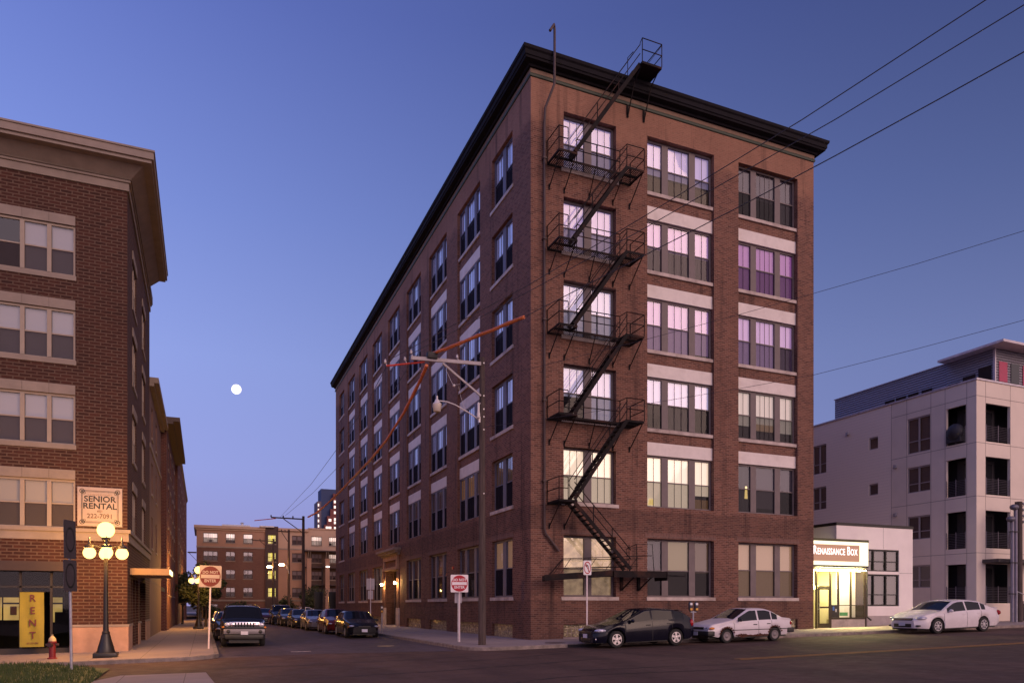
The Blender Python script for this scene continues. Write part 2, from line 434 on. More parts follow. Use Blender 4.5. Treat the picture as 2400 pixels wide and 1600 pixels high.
def arc(cx, cy, r, a0, a1, n=10): return [(cx+r*math.cos(R_(a0+(a1-a0)*i/n)), cy+r*math.sin(R_(a0+(a1-a0)*i/n))) for i in range(n+1)]
def pavement(name, edge, back, inward, h=.13, kw=.16):
    """edge: kerb polyline; back: closing points; inward: +1/-1 side of the kerb the walk lies on"""
    ins = []
    for i, p in enumerate(edge):
        a = Vector(edge[max(i-1, 0)]); b = Vector(edge[min(i+1, len(edge)-1)]); d = (b-a).normalized(); n = Vector((-d.y, d.x))*inward
        ins.append((p[0]+n.x*kw, p[1]+n.y*kw))
    t = MB(); poly = ins+back; t.add([(x, y, gz(x)+h) for x, y in poly], [tuple(range(len(poly)))])
    struct(name, t, m_walk)
    k = MB(); n = len(edge)
    vs = [(x, y, gz(x)-.1) for x, y in edge]+[(x, y, gz(x)+h-.012) for x, y in edge]+[(p[0]+(q[0]-p[0])*.12, p[1]+(q[1]-p[1])*.12, gz(p[0])+h+.003) for p, q in zip(edge, ins)]+[(x, y, gz(x)+h+.003) for x, y in ins]
    k.add(vs, [(r*n+i, r*n+i+1, (r+1)*n+i+1, (r+1)*n+i) for r in range(3) for i in range(n-1)])
    struct('kerb', k, m_kerb)
pavement('sidewalk', [(-4.0, 72), (-4.0, 40), (-4.0, 10), (-4.0, -2.3)]+arc(-2.7, -2.3, 1.3, 180, 270)[1:]+[(6, -3.6), (20, -3.65), (45, -3.7)], [(45, 72)], 1)
pavement('sidewalk', [(-25, -2.2), (-18, -2.1), (-13.9, -1.95)]+arc(-13.9, -.6, 1.35, 270, 360)[1:]+[(-12.55, 3), (-12.55, 30), (-12.55, 72)], [(-25, 72)], 1)
pavement('sidewalk', [(45, -3.7), (250, -3.7)], [(250, 72), (45, 72)], 1)
pavement('sidewalk', [(-250, -2.2), (-25, -2.2)], [(-25, 40), (-250, 40)], 1)
pavement('sidewalk', [(-60, 86), (45, 86)], [(45, 150), (-60, 150)], 1)
# storm drain slot and iron hatch
dr = MB(); dr.box(-.05, 1.2, -3.66, -3.602, gz(.6)-.02, gz(.6)+.1)
tag(dr.build('storm_drain', m_dark), 'black storm drain slot in the kerb before the building corner', 'drain')
hc = MB(); hc.lathe([(.42, 0), (.42, .012), (0, .012)], (-.1, -2.6, gz(-.1)+.13), 24)
tag(hc.build('utility_cover', M('rusty_cover', (.10, .06, .05, 1), .8)), 'dark round utility cover in the sidewalk near the storm drain', 'utility cover')
# foreground: grass island and concrete apron
gi = MB(); random.seed(11)
pts = [(-33, -12), (-17.2, -12), (-16.0, -9.5), (-15.55, -6.8), (-16.1, -5.2), (-17.4, -4.5), (-33, -4.3)]
def gh(x, y): # mound height
    e = min(1, max(0, min((-15.7-x)/1.6, (y+13)/1.5, (-4.3-y)/1.2)))
    return gz(x)+.04+.30*e
N = 26; vs = []; fs = []
for i in range(N+1):
    for j in range(N+1):
        x = -33+(17.4)*i/N; y = -12+7.6*j/N; vs.append((x, y, gh(x, y)))
for i in range(N):
    for j in range(N):
        a = i*(N+1)+j; fs.append((a, a+N+1, a+N+2, a+1))
gi.add(vs, fs, True)
def grassmat():
    k = NT('grass_blades'); c = k.mix(k.rng(k.noise(1.5), .3, .7), (.035, .06, .010, 1), (.08, .10, .022, 1))
    k.set(k.b.inputs['Base Color'], c); k.b.inputs['Roughness'].default_value = .8; return k.m
m_grass = grassmat()
struct('grass_verge', gi, m_grass)
gb = MB()
for i in range(15000):
    x = random.uniform(-24, -15.55); y = random.uniform(-11.9, -4.4)
    if (x+16.9)**2/1.9+(y+8)**2/14 > 1.05 and x > -16.9: continue
    z = gh(x, y)-.01; h = random.uniform(.05, .15); a = random.uniform(0, 6.28); w = .012
    dx, dy = math.cos(a)*w, math.sin(a)*w; lx, ly = random.uniform(-.05, .05), random.uniform(-.05, .05)
    gb.add([(x-dx, y-dy, z), (x+dx, y+dy, z), (x+lx, y+ly, z+h)], [(0, 1, 2)])
tag(gb.build('grass', m_grass, fixn=False), 'mown green grass at the near street corner', 'grass', kind='stuff')
cp = MB(); cp.add([(-15.5, -14, gz(-15.5)+.02), (-12.6, -14, gz(-12.6)+.02), (-13.0, -7.2, gz(-13)+.02), (-15.1, -6.9, gz(-15.1)+.02), (-15.6, -8.2, gz(-15.6)+.02)], [(0, 1, 2, 3, 4)])
struct('concrete_apron', cp, m_walk, fixn=False)

# ---------------------------------------------------------------- facade helpers
def PL(kind, off):
    """maps (u, depth inwards, z) to the world"""
    if kind == 'Y': return lambda u, n, z: (u, off+n, z)       # facade facing -Y
    if kind == 'X': return lambda u, n, z: (off+n, u, z)       # facade facing -X
    if kind == 'E': return lambda u, n, z: (off-n, u, z)       # facade facing +X
def wall(mb, P, u0, u1, z0, z1, holes, depth=.3, n0=0.0):
    """wall face with rectangular openings and reveals. holes: (u0, u1, z0, z1[, depth])"""
    us = sorted({u0, u1} | {h[0] for h in holes} | {h[1] for h in holes}); zs = sorted({z0, z1} | {h[2] for h in holes} | {h[3] for h in holes})
    us = [u for u in us if u0 <= u <= u1]; zs = [z for z in zs if z0 <= z <= z1]
    for a, b in zip(us, us[1:]):
        run = None
        for c, d in zip(zs, zs[1:]):
            cu, cz = (a+b)/2, (c+d)/2
            inh = any(h[0] < cu < h[1] and h[2] < cz < h[3] for h in holes)
            if not inh: run = (run[0], d) if run else (c, d)
            if (inh or d == zs[-1]) and run:
                c0, d0 = run; mb.quad(P(a, n0, c0), P(b, n0, c0), P(b, n0, d0), P(a, n0, d0)); run = None
    for h in holes:
        a, b, c, d = h[:4]; dp = n0+(h[4] if len(h) > 4 else depth)
        mb.quad(P(a, n0, c), P(a, dp, c), P(a, dp, d), P(a, n0, d)); mb.quad(P(b, n0, c), P(b, n0, d), P(b, dp, d), P(b, dp, c))
        mb.quad(P(a, n0, c), P(b, n0, c), P(b, dp, c), P(a, dp, c)); mb.quad(P(a, n0, d), P(a, dp, d), P(b, dp, d), P(b, n0, d))
    return mb
def pbox(mb, P, u0, u1, n0, n1, z0, z1):
    a = P(u0, n0, z0); b = P(u1, n1, z1); return mb.box(a[0], b[0], a[1], b[1], a[2], b[2])

def window_unit(root, P, rz, u0, u1, z0, z1, n, sashes, mull, mats, upper=None, lower=None, edge=.1, munt=(1, 2, 1), meet=.5, drop=1.0, scr=True, gl=None, label=None, sill=None, sillmat=None, rail=.05, blind_w=None, name='window', bottom_frame=.08, raised=0.0):
    """sash window part of a building: frame mesh with children glass, blind, screen, sill.  P maps along wall; n = depth of the frame face.
    sashes: widths of the sashes, mull: width of the mullions between them; drop: how far blinds are drawn down (list or number)"""
    fr = MB(); gm = MB(); bl = MB(); sc = MB(); lo_b = MB()
    dirn = 1
    W = u1-u0; tot = sum(sashes)+mull*(len(sashes)-1)+2*edge; k = W/tot
    pbox(fr, P, u0, u1, n, n+.08, z1-.09, z1); pbox(fr, P, u0, u1, n, n+.08, z0, z0+bottom_frame)
    pbox(fr, P, u0, u0+edge*k, n, n+.08, z0+bottom_frame, z1-.09); pbox(fr, P, u1-edge*k, u1, n, n+.08, z0+bottom_frame, z1-.09)
    u = u0+edge*k; zm = z0+(z1-z0)*meet
    if not isinstance(drop, (list, tuple)): drop = [drop]*len(sashes)
    for i, sw in enumerate(sashes):
        a = u; b = u+sw*k; u = b+mull*k
        if i < len(sashes)-1: pbox(fr, P, b, b+mull*k, n-.02, n+.10, z0+bottom_frame, z1-.09)
        pbox(fr, P, a, b, n+.012, n+.07, zm-rail/2, zm+rail/2)
        mm = munt[i] if i < len(munt) else 0
        for j in range(mm):
            x = a+(b-a)*(j+1)/(mm+1)
            pbox(fr, P, x-.009, x+.009, n+.028, n+.05, zm+rail/2, z1-.09); pbox(fr, P, x-.009, x+.009, n+.028, n+.05, z0+bottom_frame, zm-rail/2)
        def q(m, c, d, dn):
            A, B, D, E2 = P(a, n+dn, c), P(b, n+dn, c), P(b, n+dn, d), P(a, n+dn, d)
            m.quad(A, B, D, E2) if rz == 0 else m.quad(B, A, E2, D)
        q(gm, zm, z1-.09, .045); q(gm, z0+bottom_frame, zm, .055)
        zb = z1-.09-(z1-.09-z0-bottom_frame)*drop[i]
        if drop[i] > 0:
            zc = max(zb, z0+bottom_frame); e_ = .16
            A, B, D, E2 = P(a-e_, n+.12, zc), P(b+e_, n+.12, zc), P(b+e_, n+.12, z1-.09), P(a-e_, n+.12, z1-.09)
            bl.quad(A, B, D, E2) if rz == 0 else bl.quad(B, A, E2, D)
        if scr: q(sc, z0+bottom_frame, zm-rail/2, .02)
    o = fr.build(name, mats['frame'], root, True, label)
    gm.build('glass', gl or m_gl, o, fixn=False)
    if bl.v: bl.build('blind', mats['blind'], o, fixn=False)
    if sc.v: sc.build('screen', mats.get('screen', m_screen), o, fixn=False)
    if sill:
        sl = MB(); pbox(sl, P, u0-sill[0], u1+sill[0], -sill[1], n-.002, z0-sill[2], z0-.002); sl.build('sill', sillmat or m_stone, o)
    return o

def blindmat(name, col, e, folds=0, base=None, soft=0): return glowmat('blind_'+name, C(*col), e, base or (.72, .68, .70, 1), folds, soft)  # emission added to brighten panes, also where no room is lit
B_lav_sky = blindmat('lavender_sky', (190, 172, 230), .28, 0, base=(.60, .54, .78, 1))  # white blind tinted and glowing like the sky reflected in the panes
B_pink_sky = blindmat('pinkish', (206, 158, 220), .28, 0, base=(.68, .50, .72, 1))  # pink of the mirrored evening sky put into blind colour and glow
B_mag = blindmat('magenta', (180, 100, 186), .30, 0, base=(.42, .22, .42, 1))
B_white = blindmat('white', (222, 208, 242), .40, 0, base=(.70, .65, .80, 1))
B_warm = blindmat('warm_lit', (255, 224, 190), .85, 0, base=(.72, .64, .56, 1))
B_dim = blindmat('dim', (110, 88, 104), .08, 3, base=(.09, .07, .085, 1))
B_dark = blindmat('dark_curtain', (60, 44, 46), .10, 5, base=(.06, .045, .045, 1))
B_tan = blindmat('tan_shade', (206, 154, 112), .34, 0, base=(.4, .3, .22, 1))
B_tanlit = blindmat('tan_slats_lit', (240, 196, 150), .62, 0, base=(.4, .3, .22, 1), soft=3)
B_blue_sky = blindmat('blue_white_sky', (150, 150, 220), .34, 2, base=(.66, .64, .74, 1))  # blue sky reflection of the side panes put into the blind
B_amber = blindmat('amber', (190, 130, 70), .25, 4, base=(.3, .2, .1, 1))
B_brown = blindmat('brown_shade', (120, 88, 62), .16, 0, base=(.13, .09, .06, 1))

# ---------------------------------------------------------------- main brick warehouse
XR = 16.04; YB = 50.84; ZT = 24.9
soot = (.022, .014, .016, 1)
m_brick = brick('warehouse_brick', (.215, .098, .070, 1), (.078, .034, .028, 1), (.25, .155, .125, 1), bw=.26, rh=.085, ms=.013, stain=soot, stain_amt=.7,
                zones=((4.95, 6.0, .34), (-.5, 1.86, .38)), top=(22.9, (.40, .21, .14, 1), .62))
main = thing('brick_warehouse', 'tall six storey brown brick building on the corner with black cornice and fire escape', 'building')
fl = [6.20, 9.87, 13.54, 17.23, 20.90]                 # sill heights of the upper floors
tops = [8.64, 12.30, 15.99, 19.65, 23.40]
R_slots = [(5.93, 9.73), (11.2, 14.97)]; R_punch = [(1.59, 4.26)]
L_slots = [(6.33, 9.98), (11.94, 15.57), (17.46, 21.11), (23.08, 26.69), (28.75, 32.38), (34.35, 38.05), (40.10, 43.75)]
L_punch = [(2.04, 4.68), (45.74, 48.6)]
GT, GS = 4.73, 2.01
PY = PL('Y', 0.0); PX = PL('X', 0.0)
DEP = .36
wmb = MB()
holesR = [(a, b, fl[0]-.01, tops[4]) for a, b in R_slots]+[(a, b, GS, GT) for a, b in R_slots+R_punch]+[(a, b, s, t) for a, b in R_punch for s, t in zip(fl, tops)]
holesR += [(1.59, 4.26, .22, .78, .2), (5.93, 9.73, .30, .86, .2), (11.2, 14.97, .42, .92, .2)]
wall(wmb, PY, 0, XR, -1, ZT, holesR, DEP)
ENT = (23.9, 27.2)
holesL = [(a, b, fl[0]-.01, tops[4]) for a, b in L_slots]+[(a, b, GS, GT) for i, (a, b) in enumerate(L_slots+L_punch) if i != 3]+[(a, b, s, t) for a, b in L_punch for s, t in zip(fl, tops)]
holesL += [(a, b, .10, .74, .2) for i, (a, b) in enumerate(L_slots[:3]+L_punch[:1]+L_slots[4:6])]
holesL += [(ENT[0], ENT[1], .02, 4.25, .7)]
wall(wmb, PX, 0, YB, -1, ZT, holesL, DEP)
wmb.quad((XR, 0, -1), (XR, YB, -1), (XR, YB, ZT), (XR, 0, ZT)); wmb.quad((0, YB, -1), (XR, YB, -1), (XR, YB, ZT), (0, YB, ZT))
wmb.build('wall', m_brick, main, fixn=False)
m_bandc = M('band_concrete', (.74, .66, .63, 1), .85, var=.05, scale=3, dirt=(.64, .56, .53, 1))
NSP = .15
for P, slots in ((PY, R_slots), (PX, L_slots)):
    for a, b in slots:
        for k in range(4):
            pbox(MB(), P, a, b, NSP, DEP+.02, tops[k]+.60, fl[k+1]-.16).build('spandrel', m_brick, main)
            pbox(MB(), P, a, b, NSP-.015, DEP+.02, tops[k]+.001, tops[k]+.598).build('stone_band', m_bandc, main)
# dark inner core added so rooms read dark
co = MB(); co.box(1.6, XR-.3, 1.6, YB-.3, -.5, 24.4); co.build('dark_room_core', m_dark, main)
co = MB(); co.box(.02, XR-.02, .02, YB-.02, 24.6, 24.88); co.build('roof', M('roof_tar', (.04, .035, .035, 1), .9), main)
# rowlock course over the ground floor windows
m_rowl = (brick('rowlock', (.20, .10, .08, 1), (.12, .06, .05, 1), (.2, .14, .12, 1), bw=.075, rh=.22, stain_amt=.4))
for a, b in R_slots+R_punch: pbox(MB(), PY, a-.12, b+.12, -.012, .0, GT+.03, GT+.25).build('brick_lintel', m_rowl, main)
for i, (a, b) in enumerate(L_slots+L_punch):
    if i != 3: pbox(MB(), PX, a-.12, b+.12, -.012, .0, GT+.03, GT+.25).build('brick_lintel', m_rowl, main)

# cornice: profile swept round the two street sides
m_corn = M('cornice_black', (.012, .010, .014, 1), .8, var=.25, scale=2, spec=.15)
def sweep(prof, name, mat):
    mb = MB(); path = []
    for o, z in prof:
        path.append([(-o, YB+.3, z), (-o, -o, z), (XR+o, -o, z), (XR+o, 6, z)])
    n = len(prof)
    vs = [p for st in path for p in st]
    fs = []
    for i in range(n-1):
        for k in range(3): fs.append((i*4+k, i*4+k+1, (i+1)*4+k+1, (i+1)*4+k))
    mb.add(vs, fs); return mb.build(name, mat, main)
sweep([(0, 24.50), (.05, 24.52), (.07, 24.60), (.03, 24.66), (0, 24.66)], 'cornice_bead', M('bead_green', (.03, .045, .03, 1), .6))
sweep([(0, 24.66), (.025, 24.67), (.025, 24.86), (0, 24.87)], 'frieze', M('frieze_tan', (.22, .14, .10, 1), .8))
sweep([(0, 24.86), (.12, 24.86), (.16, 24.94), (.40, 24.98), (.42, 25.06), (.46, 25.08), (.47, 25.26), (.53, 25.32), (.55, 25.44), (.40, 25.50), (0.0, 25.50), (-.3, 25.50)], 'cornice', m_corn)
fbl = MB(); fbl.box(.3, XR-.3, .3, YB, 25.44, 25.497); fbl.build('roof_edge', m_corn, main)

# windows of the right hand (entrance side street) facade
S3 = ([.85, 1.2, .85], .35); S2 = ([1.05, 1.05], .37)
fm = {'frame': m_frame}
def W(P, rz, a, b, z0, z1, bl, drop=1.0, two=False, munt=None, scrm=None, gl=None, sill=True, n=None, meet=.5, scr=True, blk=None):
    s, m = S2 if two else S3
    d = dict(fm); d['blind'] = bl; d['screen'] = scrm or m_screen; n = .25 if rz == 0 else .16
    if rz: d['frame'] = m_frame_skylit
    return window_unit(main, P, rz, a, b, z0, z1, n, s, m, d, munt=munt if munt is not None else ((2, 2) if two else (1, 2, 1)), drop=drop, scr=scr, gl=gl, meet=meet, sill=(.0 if not two else .12, .05 if two else -.06, .16) if sill else None)
b2 = [(B_warm, (1, 1, .72)), (B_white, (.5, .5, .5)), (B_pink_sky, (1, 1, .95)), (B_pink_sky, (1, 1, 1)), (B_lav_sky, (.62, .62, .62))]
b3 = [(B_dim, (.5, .9, .5)), (blindmat('cream', (230, 208, 190), .34, 0, base=(.70, .62, .54, 1)), (.72, .72, 1)), (B_pink_sky, (1, 1, 1)), (B_mag, (1, 1, 1)), (B_dim, (.5, .55, 1))]
b1 = [(B_warm, 1), (B_white, (.55, 1)), (B_white, (1, 1)), (blindmat('lilac_sky', (208, 182, 236), .32, 0, base=(.64, .54, .76, 1)), 1), (B_lav_sky, 1)]  # the lilac blind also carries sky reflection in its colour and glow
for k in range(5):
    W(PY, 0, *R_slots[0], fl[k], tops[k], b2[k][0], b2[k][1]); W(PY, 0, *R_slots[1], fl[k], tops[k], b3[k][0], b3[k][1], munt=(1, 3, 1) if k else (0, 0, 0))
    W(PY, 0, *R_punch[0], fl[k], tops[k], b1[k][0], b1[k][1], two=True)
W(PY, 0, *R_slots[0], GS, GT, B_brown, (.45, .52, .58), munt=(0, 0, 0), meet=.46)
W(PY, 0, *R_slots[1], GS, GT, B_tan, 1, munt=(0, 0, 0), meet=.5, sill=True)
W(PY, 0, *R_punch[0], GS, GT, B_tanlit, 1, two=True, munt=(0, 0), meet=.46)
for a, b in R_slots: pbox(MB(), PY, a-.05, b+.05, -.05, -.002, GS-.16, GS-.002).build('sill', m_stone, main)
random.seed(5)
for i, (a, b) in enumerate(L_slots+L_punch):
    two = (a, b) in L_punch
    for k in range(5):
        bm = B_blue_sky; dr = [random.choice((.5, .5, .5, .5, .56)) for _ in range(3)]
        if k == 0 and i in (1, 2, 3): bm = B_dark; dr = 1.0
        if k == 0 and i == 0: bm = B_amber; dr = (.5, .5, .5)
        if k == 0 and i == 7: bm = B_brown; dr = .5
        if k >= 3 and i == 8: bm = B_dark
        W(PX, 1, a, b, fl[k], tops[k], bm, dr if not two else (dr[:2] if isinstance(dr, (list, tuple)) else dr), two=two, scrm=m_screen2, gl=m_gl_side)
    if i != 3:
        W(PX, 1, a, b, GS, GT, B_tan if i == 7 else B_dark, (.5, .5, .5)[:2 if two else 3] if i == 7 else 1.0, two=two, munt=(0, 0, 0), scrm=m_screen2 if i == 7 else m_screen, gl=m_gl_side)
for i, (a, b) in enumerate(L_slots):
    if i != 3: pbox(MB(), PX, a-.12, b+.12, -.05, -.002, GS-.16, GS-.002).build('sill', m_stone, main)
# lower shades, pelmets and table lamps that make single windows differ
def low(P, k, slot, i, z0f, z1f, mat, n=.345, nm='shade'):
    a, b = slot; z0, z1 = (fl[k], tops[k]) if k >= 0 else (GS, GT)
    sx_ = [(.1, .95), (1.3, 2.5), (2.85, 3.7)][i]; kk = (b-a)/3.8
    q = MB(); pbox(q, P, a+sx_[0]*kk+.005, a+sx_[1]*kk-.005, n, n+.004, z0+(z1-z0)*z0f, z0+(z1-z0)*z1f); q.build(nm, mat, main)
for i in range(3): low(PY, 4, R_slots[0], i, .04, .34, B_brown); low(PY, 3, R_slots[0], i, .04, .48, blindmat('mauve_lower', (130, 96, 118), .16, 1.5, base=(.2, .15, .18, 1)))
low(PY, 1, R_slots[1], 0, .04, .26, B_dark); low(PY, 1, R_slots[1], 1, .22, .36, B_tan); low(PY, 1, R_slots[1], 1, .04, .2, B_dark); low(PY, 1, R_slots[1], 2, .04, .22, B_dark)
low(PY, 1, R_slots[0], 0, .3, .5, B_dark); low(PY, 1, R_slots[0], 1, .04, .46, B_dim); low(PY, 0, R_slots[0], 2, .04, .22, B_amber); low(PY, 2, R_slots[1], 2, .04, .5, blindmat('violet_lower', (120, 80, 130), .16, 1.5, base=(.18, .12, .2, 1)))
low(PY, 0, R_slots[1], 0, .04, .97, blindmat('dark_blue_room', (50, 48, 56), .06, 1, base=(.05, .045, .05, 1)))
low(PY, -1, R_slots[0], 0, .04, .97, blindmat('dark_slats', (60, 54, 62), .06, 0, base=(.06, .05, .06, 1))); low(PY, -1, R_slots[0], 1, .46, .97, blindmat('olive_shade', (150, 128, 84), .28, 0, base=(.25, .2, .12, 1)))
m_tl2 = glowmat('table_lamp_shade', (1.0, .66, .12, 1), 1.3)
for x, z, h, r, lb_ in ((6.35, 6.35, .28, .16, 'small yellow table lamp glowing in the lit second floor window left of centre'), (11.95, 6.95, .62, .10, 'tall amber lamp glowing in the dark second floor window at the right')):
    q = MB(); q.lathe([(r*.6, h), (r, 0)], (x, .285+.0, z), 12); q.v = [(v[0], .33+(v[1]-.285)*.08, v[2]) for v in q.v]; tag(q.build('table_lamp', m_tl2), lb_, 'lamp')
# basement lights of glass block
def blockmat():
    k = NT('glass_block'); br = k.n('ShaderNodeTexBrick'); br.offset = 0
    t = k.coord(); s3 = k.n('ShaderNodeSeparateXYZ'); k.set(s3.inputs[0], t); c3 = k.n('ShaderNodeCombineXYZ')
    k.set(c3.inputs[0], k.math('ADD', s3.outputs[0], s3.outputs[1])); k.set(c3.inputs[1], s3.outputs[2]); k.set(br.inputs['Vector'], c3.outputs[0])
    br.inputs['Scale'].default_value = 1; br.inputs['Brick Width'].default_value = .2; br.inputs['Row Height'].default_value = .2; br.inputs['Mortar Size'].default_value = .015
    br.inputs['Color1'].default_value = (.16, .13, .09, 1); br.inputs['Color2'].default_value = (.26, .21, .13, 1); br.inputs['Mortar'].default_value = (.30, .23, .2, 1)
    c = k.mix(k.rng(k.noise(9, detail=2), .5, .68), br.outputs['Color'], (.55, .48, .28, 1)); k.set(k.b.inputs['Base Color'], c)
    k.b.inputs['Roughness'].default_value = .12; k.bump(k.noise(14, detail=1), .5, .03); return k.m
m_block = blockmat()
for h in [(1.59, 4.26, .22, .78), (5.93, 9.73, .30, .86), (11.2, 14.97, .42, .92)]:
    b_ = MB(); pbox(b_, PY, h[0], h[1], .15, .2, h[2], h[3]); o = b_.build('basement_window', m_block, main)
    s_ = MB(); pbox(s_, PY, h[0]-.03, h[1]+.03, -.04, .148, h[2]-.14, h[2]-.002); s_.build('sill', m_walk, o)
for a, b in L_slots[:3]+L_punch[:1]+L_slots[4:6]:
    b_ = MB(); pbox(b_, PX, a, b, .15, .2, .10, .74); o = b_.build('basement_window', m_block, main)
    s_ = MB(); pbox(s_, PX, a-.05, b+.05, -.05, .148, -.1, .12); s_.build('sill', m_walk, o)
# entrance portal
m_terra = M('portal_stone', (.40, .24, .16, 1), .85, var=.2, scale=3)
pt = MB()
pbox(pt, PX, 22.6, 28.5, -.55, -.001, 5.62, 5.80); pbox(pt, PX, 22.75, 28.35, -.42, -.002, 5.46, 5.618); pbox(pt, PX, 22.9, 28.2, -.2, -.003, 5.30, 5.458)
hood = pt.build('door_hood', M('hood_stone', (.25, .19, .17, 1), .9, var=.2), main)
fr = MB(); pbox(fr, PX, 23.3, 27.8, -.14, -.001, 4.98, 5.298); pbox(fr, PX, 23.3, 23.75, -.14, -.001, 4.46, 4.978); pbox(fr, PX, 27.35, 27.8, -.14, -.001, 4.46, 4.978)
pbox(fr, PX, 23.2, 27.9, -.20, -.001, 4.26, 4.458)
fr.build('portal', m_terra, main)
pb = MB(); pbox(pb, PX, 23.0, 23.85, -.10, -.001, .0, 1.45); pbox(pb, PX, 27.25, 28.1, -.10, -.001, .0, 1.45); pb.build('portal_base', m_stone, main)
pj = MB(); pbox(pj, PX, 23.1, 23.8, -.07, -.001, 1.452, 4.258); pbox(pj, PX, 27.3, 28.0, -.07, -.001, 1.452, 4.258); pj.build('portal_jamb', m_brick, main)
dd = MB(); pbox(dd, PX, 23.9, 27.2, .62, .68, .13, 4.25)
door = dd.build('door', M('door_dark', (.03, .02, .016, 1), .4), main)
dh = MB(); dh.tube([(.55, 25.5, 1.0), (.55, 25.5, 1.5)], .02); dh.build('handle', m_galv, door)
dt = MB(); pbox(dt, PX, 24.0, 25.45, .60, .618, .9, 3.1); pbox(dt, PX, 25.65, 27.1, .60, .618, .9, 3.1); dt.build('glass', m_gl_side, door)
m_lampglow = glowmat('lamp_glow_warm', (1.0, .60, .20, 1), 480)
for y in (23.45, 27.65):
    r = thing('wall_lamp', 'glowing wall lantern on the %s side of the brick building entrance' % ('near' if y < 25 else 'far'), 'wall lamp', (-.07, y, 3.3), 0, 'lanterns beside the side street entrance')
    a = MB(); a.box(-.03, .0, -.07, .07, -.2, .15); a.tube([(0, 0, .02), (-.12, 0, .10), (-.2, 0, .06)], .015); a.lathe([(.0, .1), (.10, .04), (.02, .02)], (-.2, 0, .0), 10); a.build('bracket', m_black, r)
    a = MB(); a.sphere((-.2, 0, -.06), .085, 10, 8); a.build('lamp_globe', m_lampglow, r)
al = MB(); al.lathe([(.0, 0), (.09, .0), (.09, .06), (0, .06)], (-.06, 10.7, 3.75), 12, 'x'); al.build('alarm_bell', M('alarm_red', (.4, .02, .02, 1), .4), main)
# lettering on the ground floor window
tx = MB()
for t, sz, z in (('RENAISSANCE BOX', .12, 3.02),):
    q = text_mb(t, sz, (7.78, z)); tx.add([(v[0], .285, v[2]) for v in q.v], q.f)
tx.build('window_lettering', M('lettering_grey', (.28, .2, .2, 1), .6, var=0), main)

# ---------------------------------------------------------------- fire escape
fe = thing('fire_escape', 'black iron zigzag fire escape on the corner bay of the brick building', 'fire escape', (0, 0, 0))
pz = [6.12, 9.79, 13.56, 17.22, 20.93]
X0, XS, XL, X1 = .78, 1.66, 4.08, 5.0         # platform left, stair foot, stair head, platform right
Y1, Y2 = -.62, -1.18                          # wall lane and outer lane
def grate(mb, x0, x1, y0, y1, z):
    mb.box(x0, x1, y0-.001, y0+.03, z-.09, z); mb.box(x0, x1, y1-.03, y1, z-.09, z)
    mb.box(x0, x0+.03, y0+.03, y1-.03, z-.09, z); mb.box(x1-.03, x1, y0+.03, y1-.03, z-.09, z)
    n = int((x1-x0)/.085)
    for i in range(1, n):
        x = x0+(x1-x0)*i/n; mb.box(x-.012, x+.012, y0+.03, y1-.03, z-.04, z-.005)
def rail(mb, pts, h=.95, posts=True, z2=True):
    for p, q in zip(pts, pts[1:]):
        for dz in ((h, h*.5) if z2 else (h,)): mb.tube([(p[0], p[1], p[2]+dz), (q[0], q[1], q[2]+dz)], .021, 6)
    if posts:
        for p in pts: mb.tube([p, (p[0], p[1], p[2]+h)], .02, 6)
def flight(root, xa, za, xb, zb, label=None, railside=True, ya=Y1-.02, yb=Y2):
    s = MB()
    for y in (ya, yb): s.bar((xa, y, za), (xb, y, zb), .03, .16, up=(0, 0, 1))
    n = 16
    tr = MB()
    for i in range(1, n):
        x = xa+(xb-xa)*i/n; z = za+(zb-za)*i/n
        tr.box(x-.085, x+.085, yb+.02, ya-.02, z-.012, z+.012)
    o = s.build('stringer', m_iron, root); tr.build('tread', m_iron, o)
    r = MB()
    for y in (yb,):
        for dz in (.85, .45): r.tube([(xa, y, za+dz), (xb, y, zb+dz)], .021, 6)
        for t in (.33, .66):
            x, z = xa+(xb-xa)*t, za+(zb-za)*t; r.tube([(x, y, z), (x, y, z+.85)], .022, 6)
    r.tube([(xa, ya, za+.85), (xb, ya, zb+.85)], .016, 6)
    r.build('handrail', m_iron, root)
for k, z in enumerate(pz):
    p = MB()
    if k == 0: grate(p, X0, XS, Y2, 0, z); pl = p.build('platform', m_iron, fe)
    else:
        grate(p, X0, X1, Y1, 0, z); grate(p, X0, XS, Y2, Y1-.002, z); grate(p, XL, X1, Y2, Y1-.002, z); pl = p.build('platform', m_iron, fe)
    for x in ((X0+.1, XS-.05) if k == 0 else (X0+.1, XS-.05, 2.86, XL, X1-.05)):
        yo = Y2 if x < XS+.01 or x > XL-.01 else Y1
        MB().bar((x, yo+.03, z-.06), (x, -.02, z-1.05), .035, .035).bar((x, -.03, z-1.15), (x, -.03, z-.9), .06, .03).build('brace', m_iron, fe)
    r = MB()
    rail(r, [(X0, -.03, z), (X0, Y2, z), (XS-.45, Y2, z)]); r.build('railing', m_iron, fe); r = MB()
    if k > 0:
        rail(r, [(XS+.25, Y1, z), (2.9, Y1, z), (XL, Y1, z)]); rail(r, [(XL+.02, Y2, z), (X1, Y2, z), (X1, -.03, z)])
        r.tube([(XL, Y1, z+.95), (XL+.02, Y2, z+.95)], .017, 6)
    if r.v: r.build('railing', m_iron, fe)
for k in range(4): flight(fe, XS-.15, pz[k]+.02, XL+.05, pz[k+1]-.02)
flight(fe, XS-.10, pz[4]+.02, 4.78, 25.60)
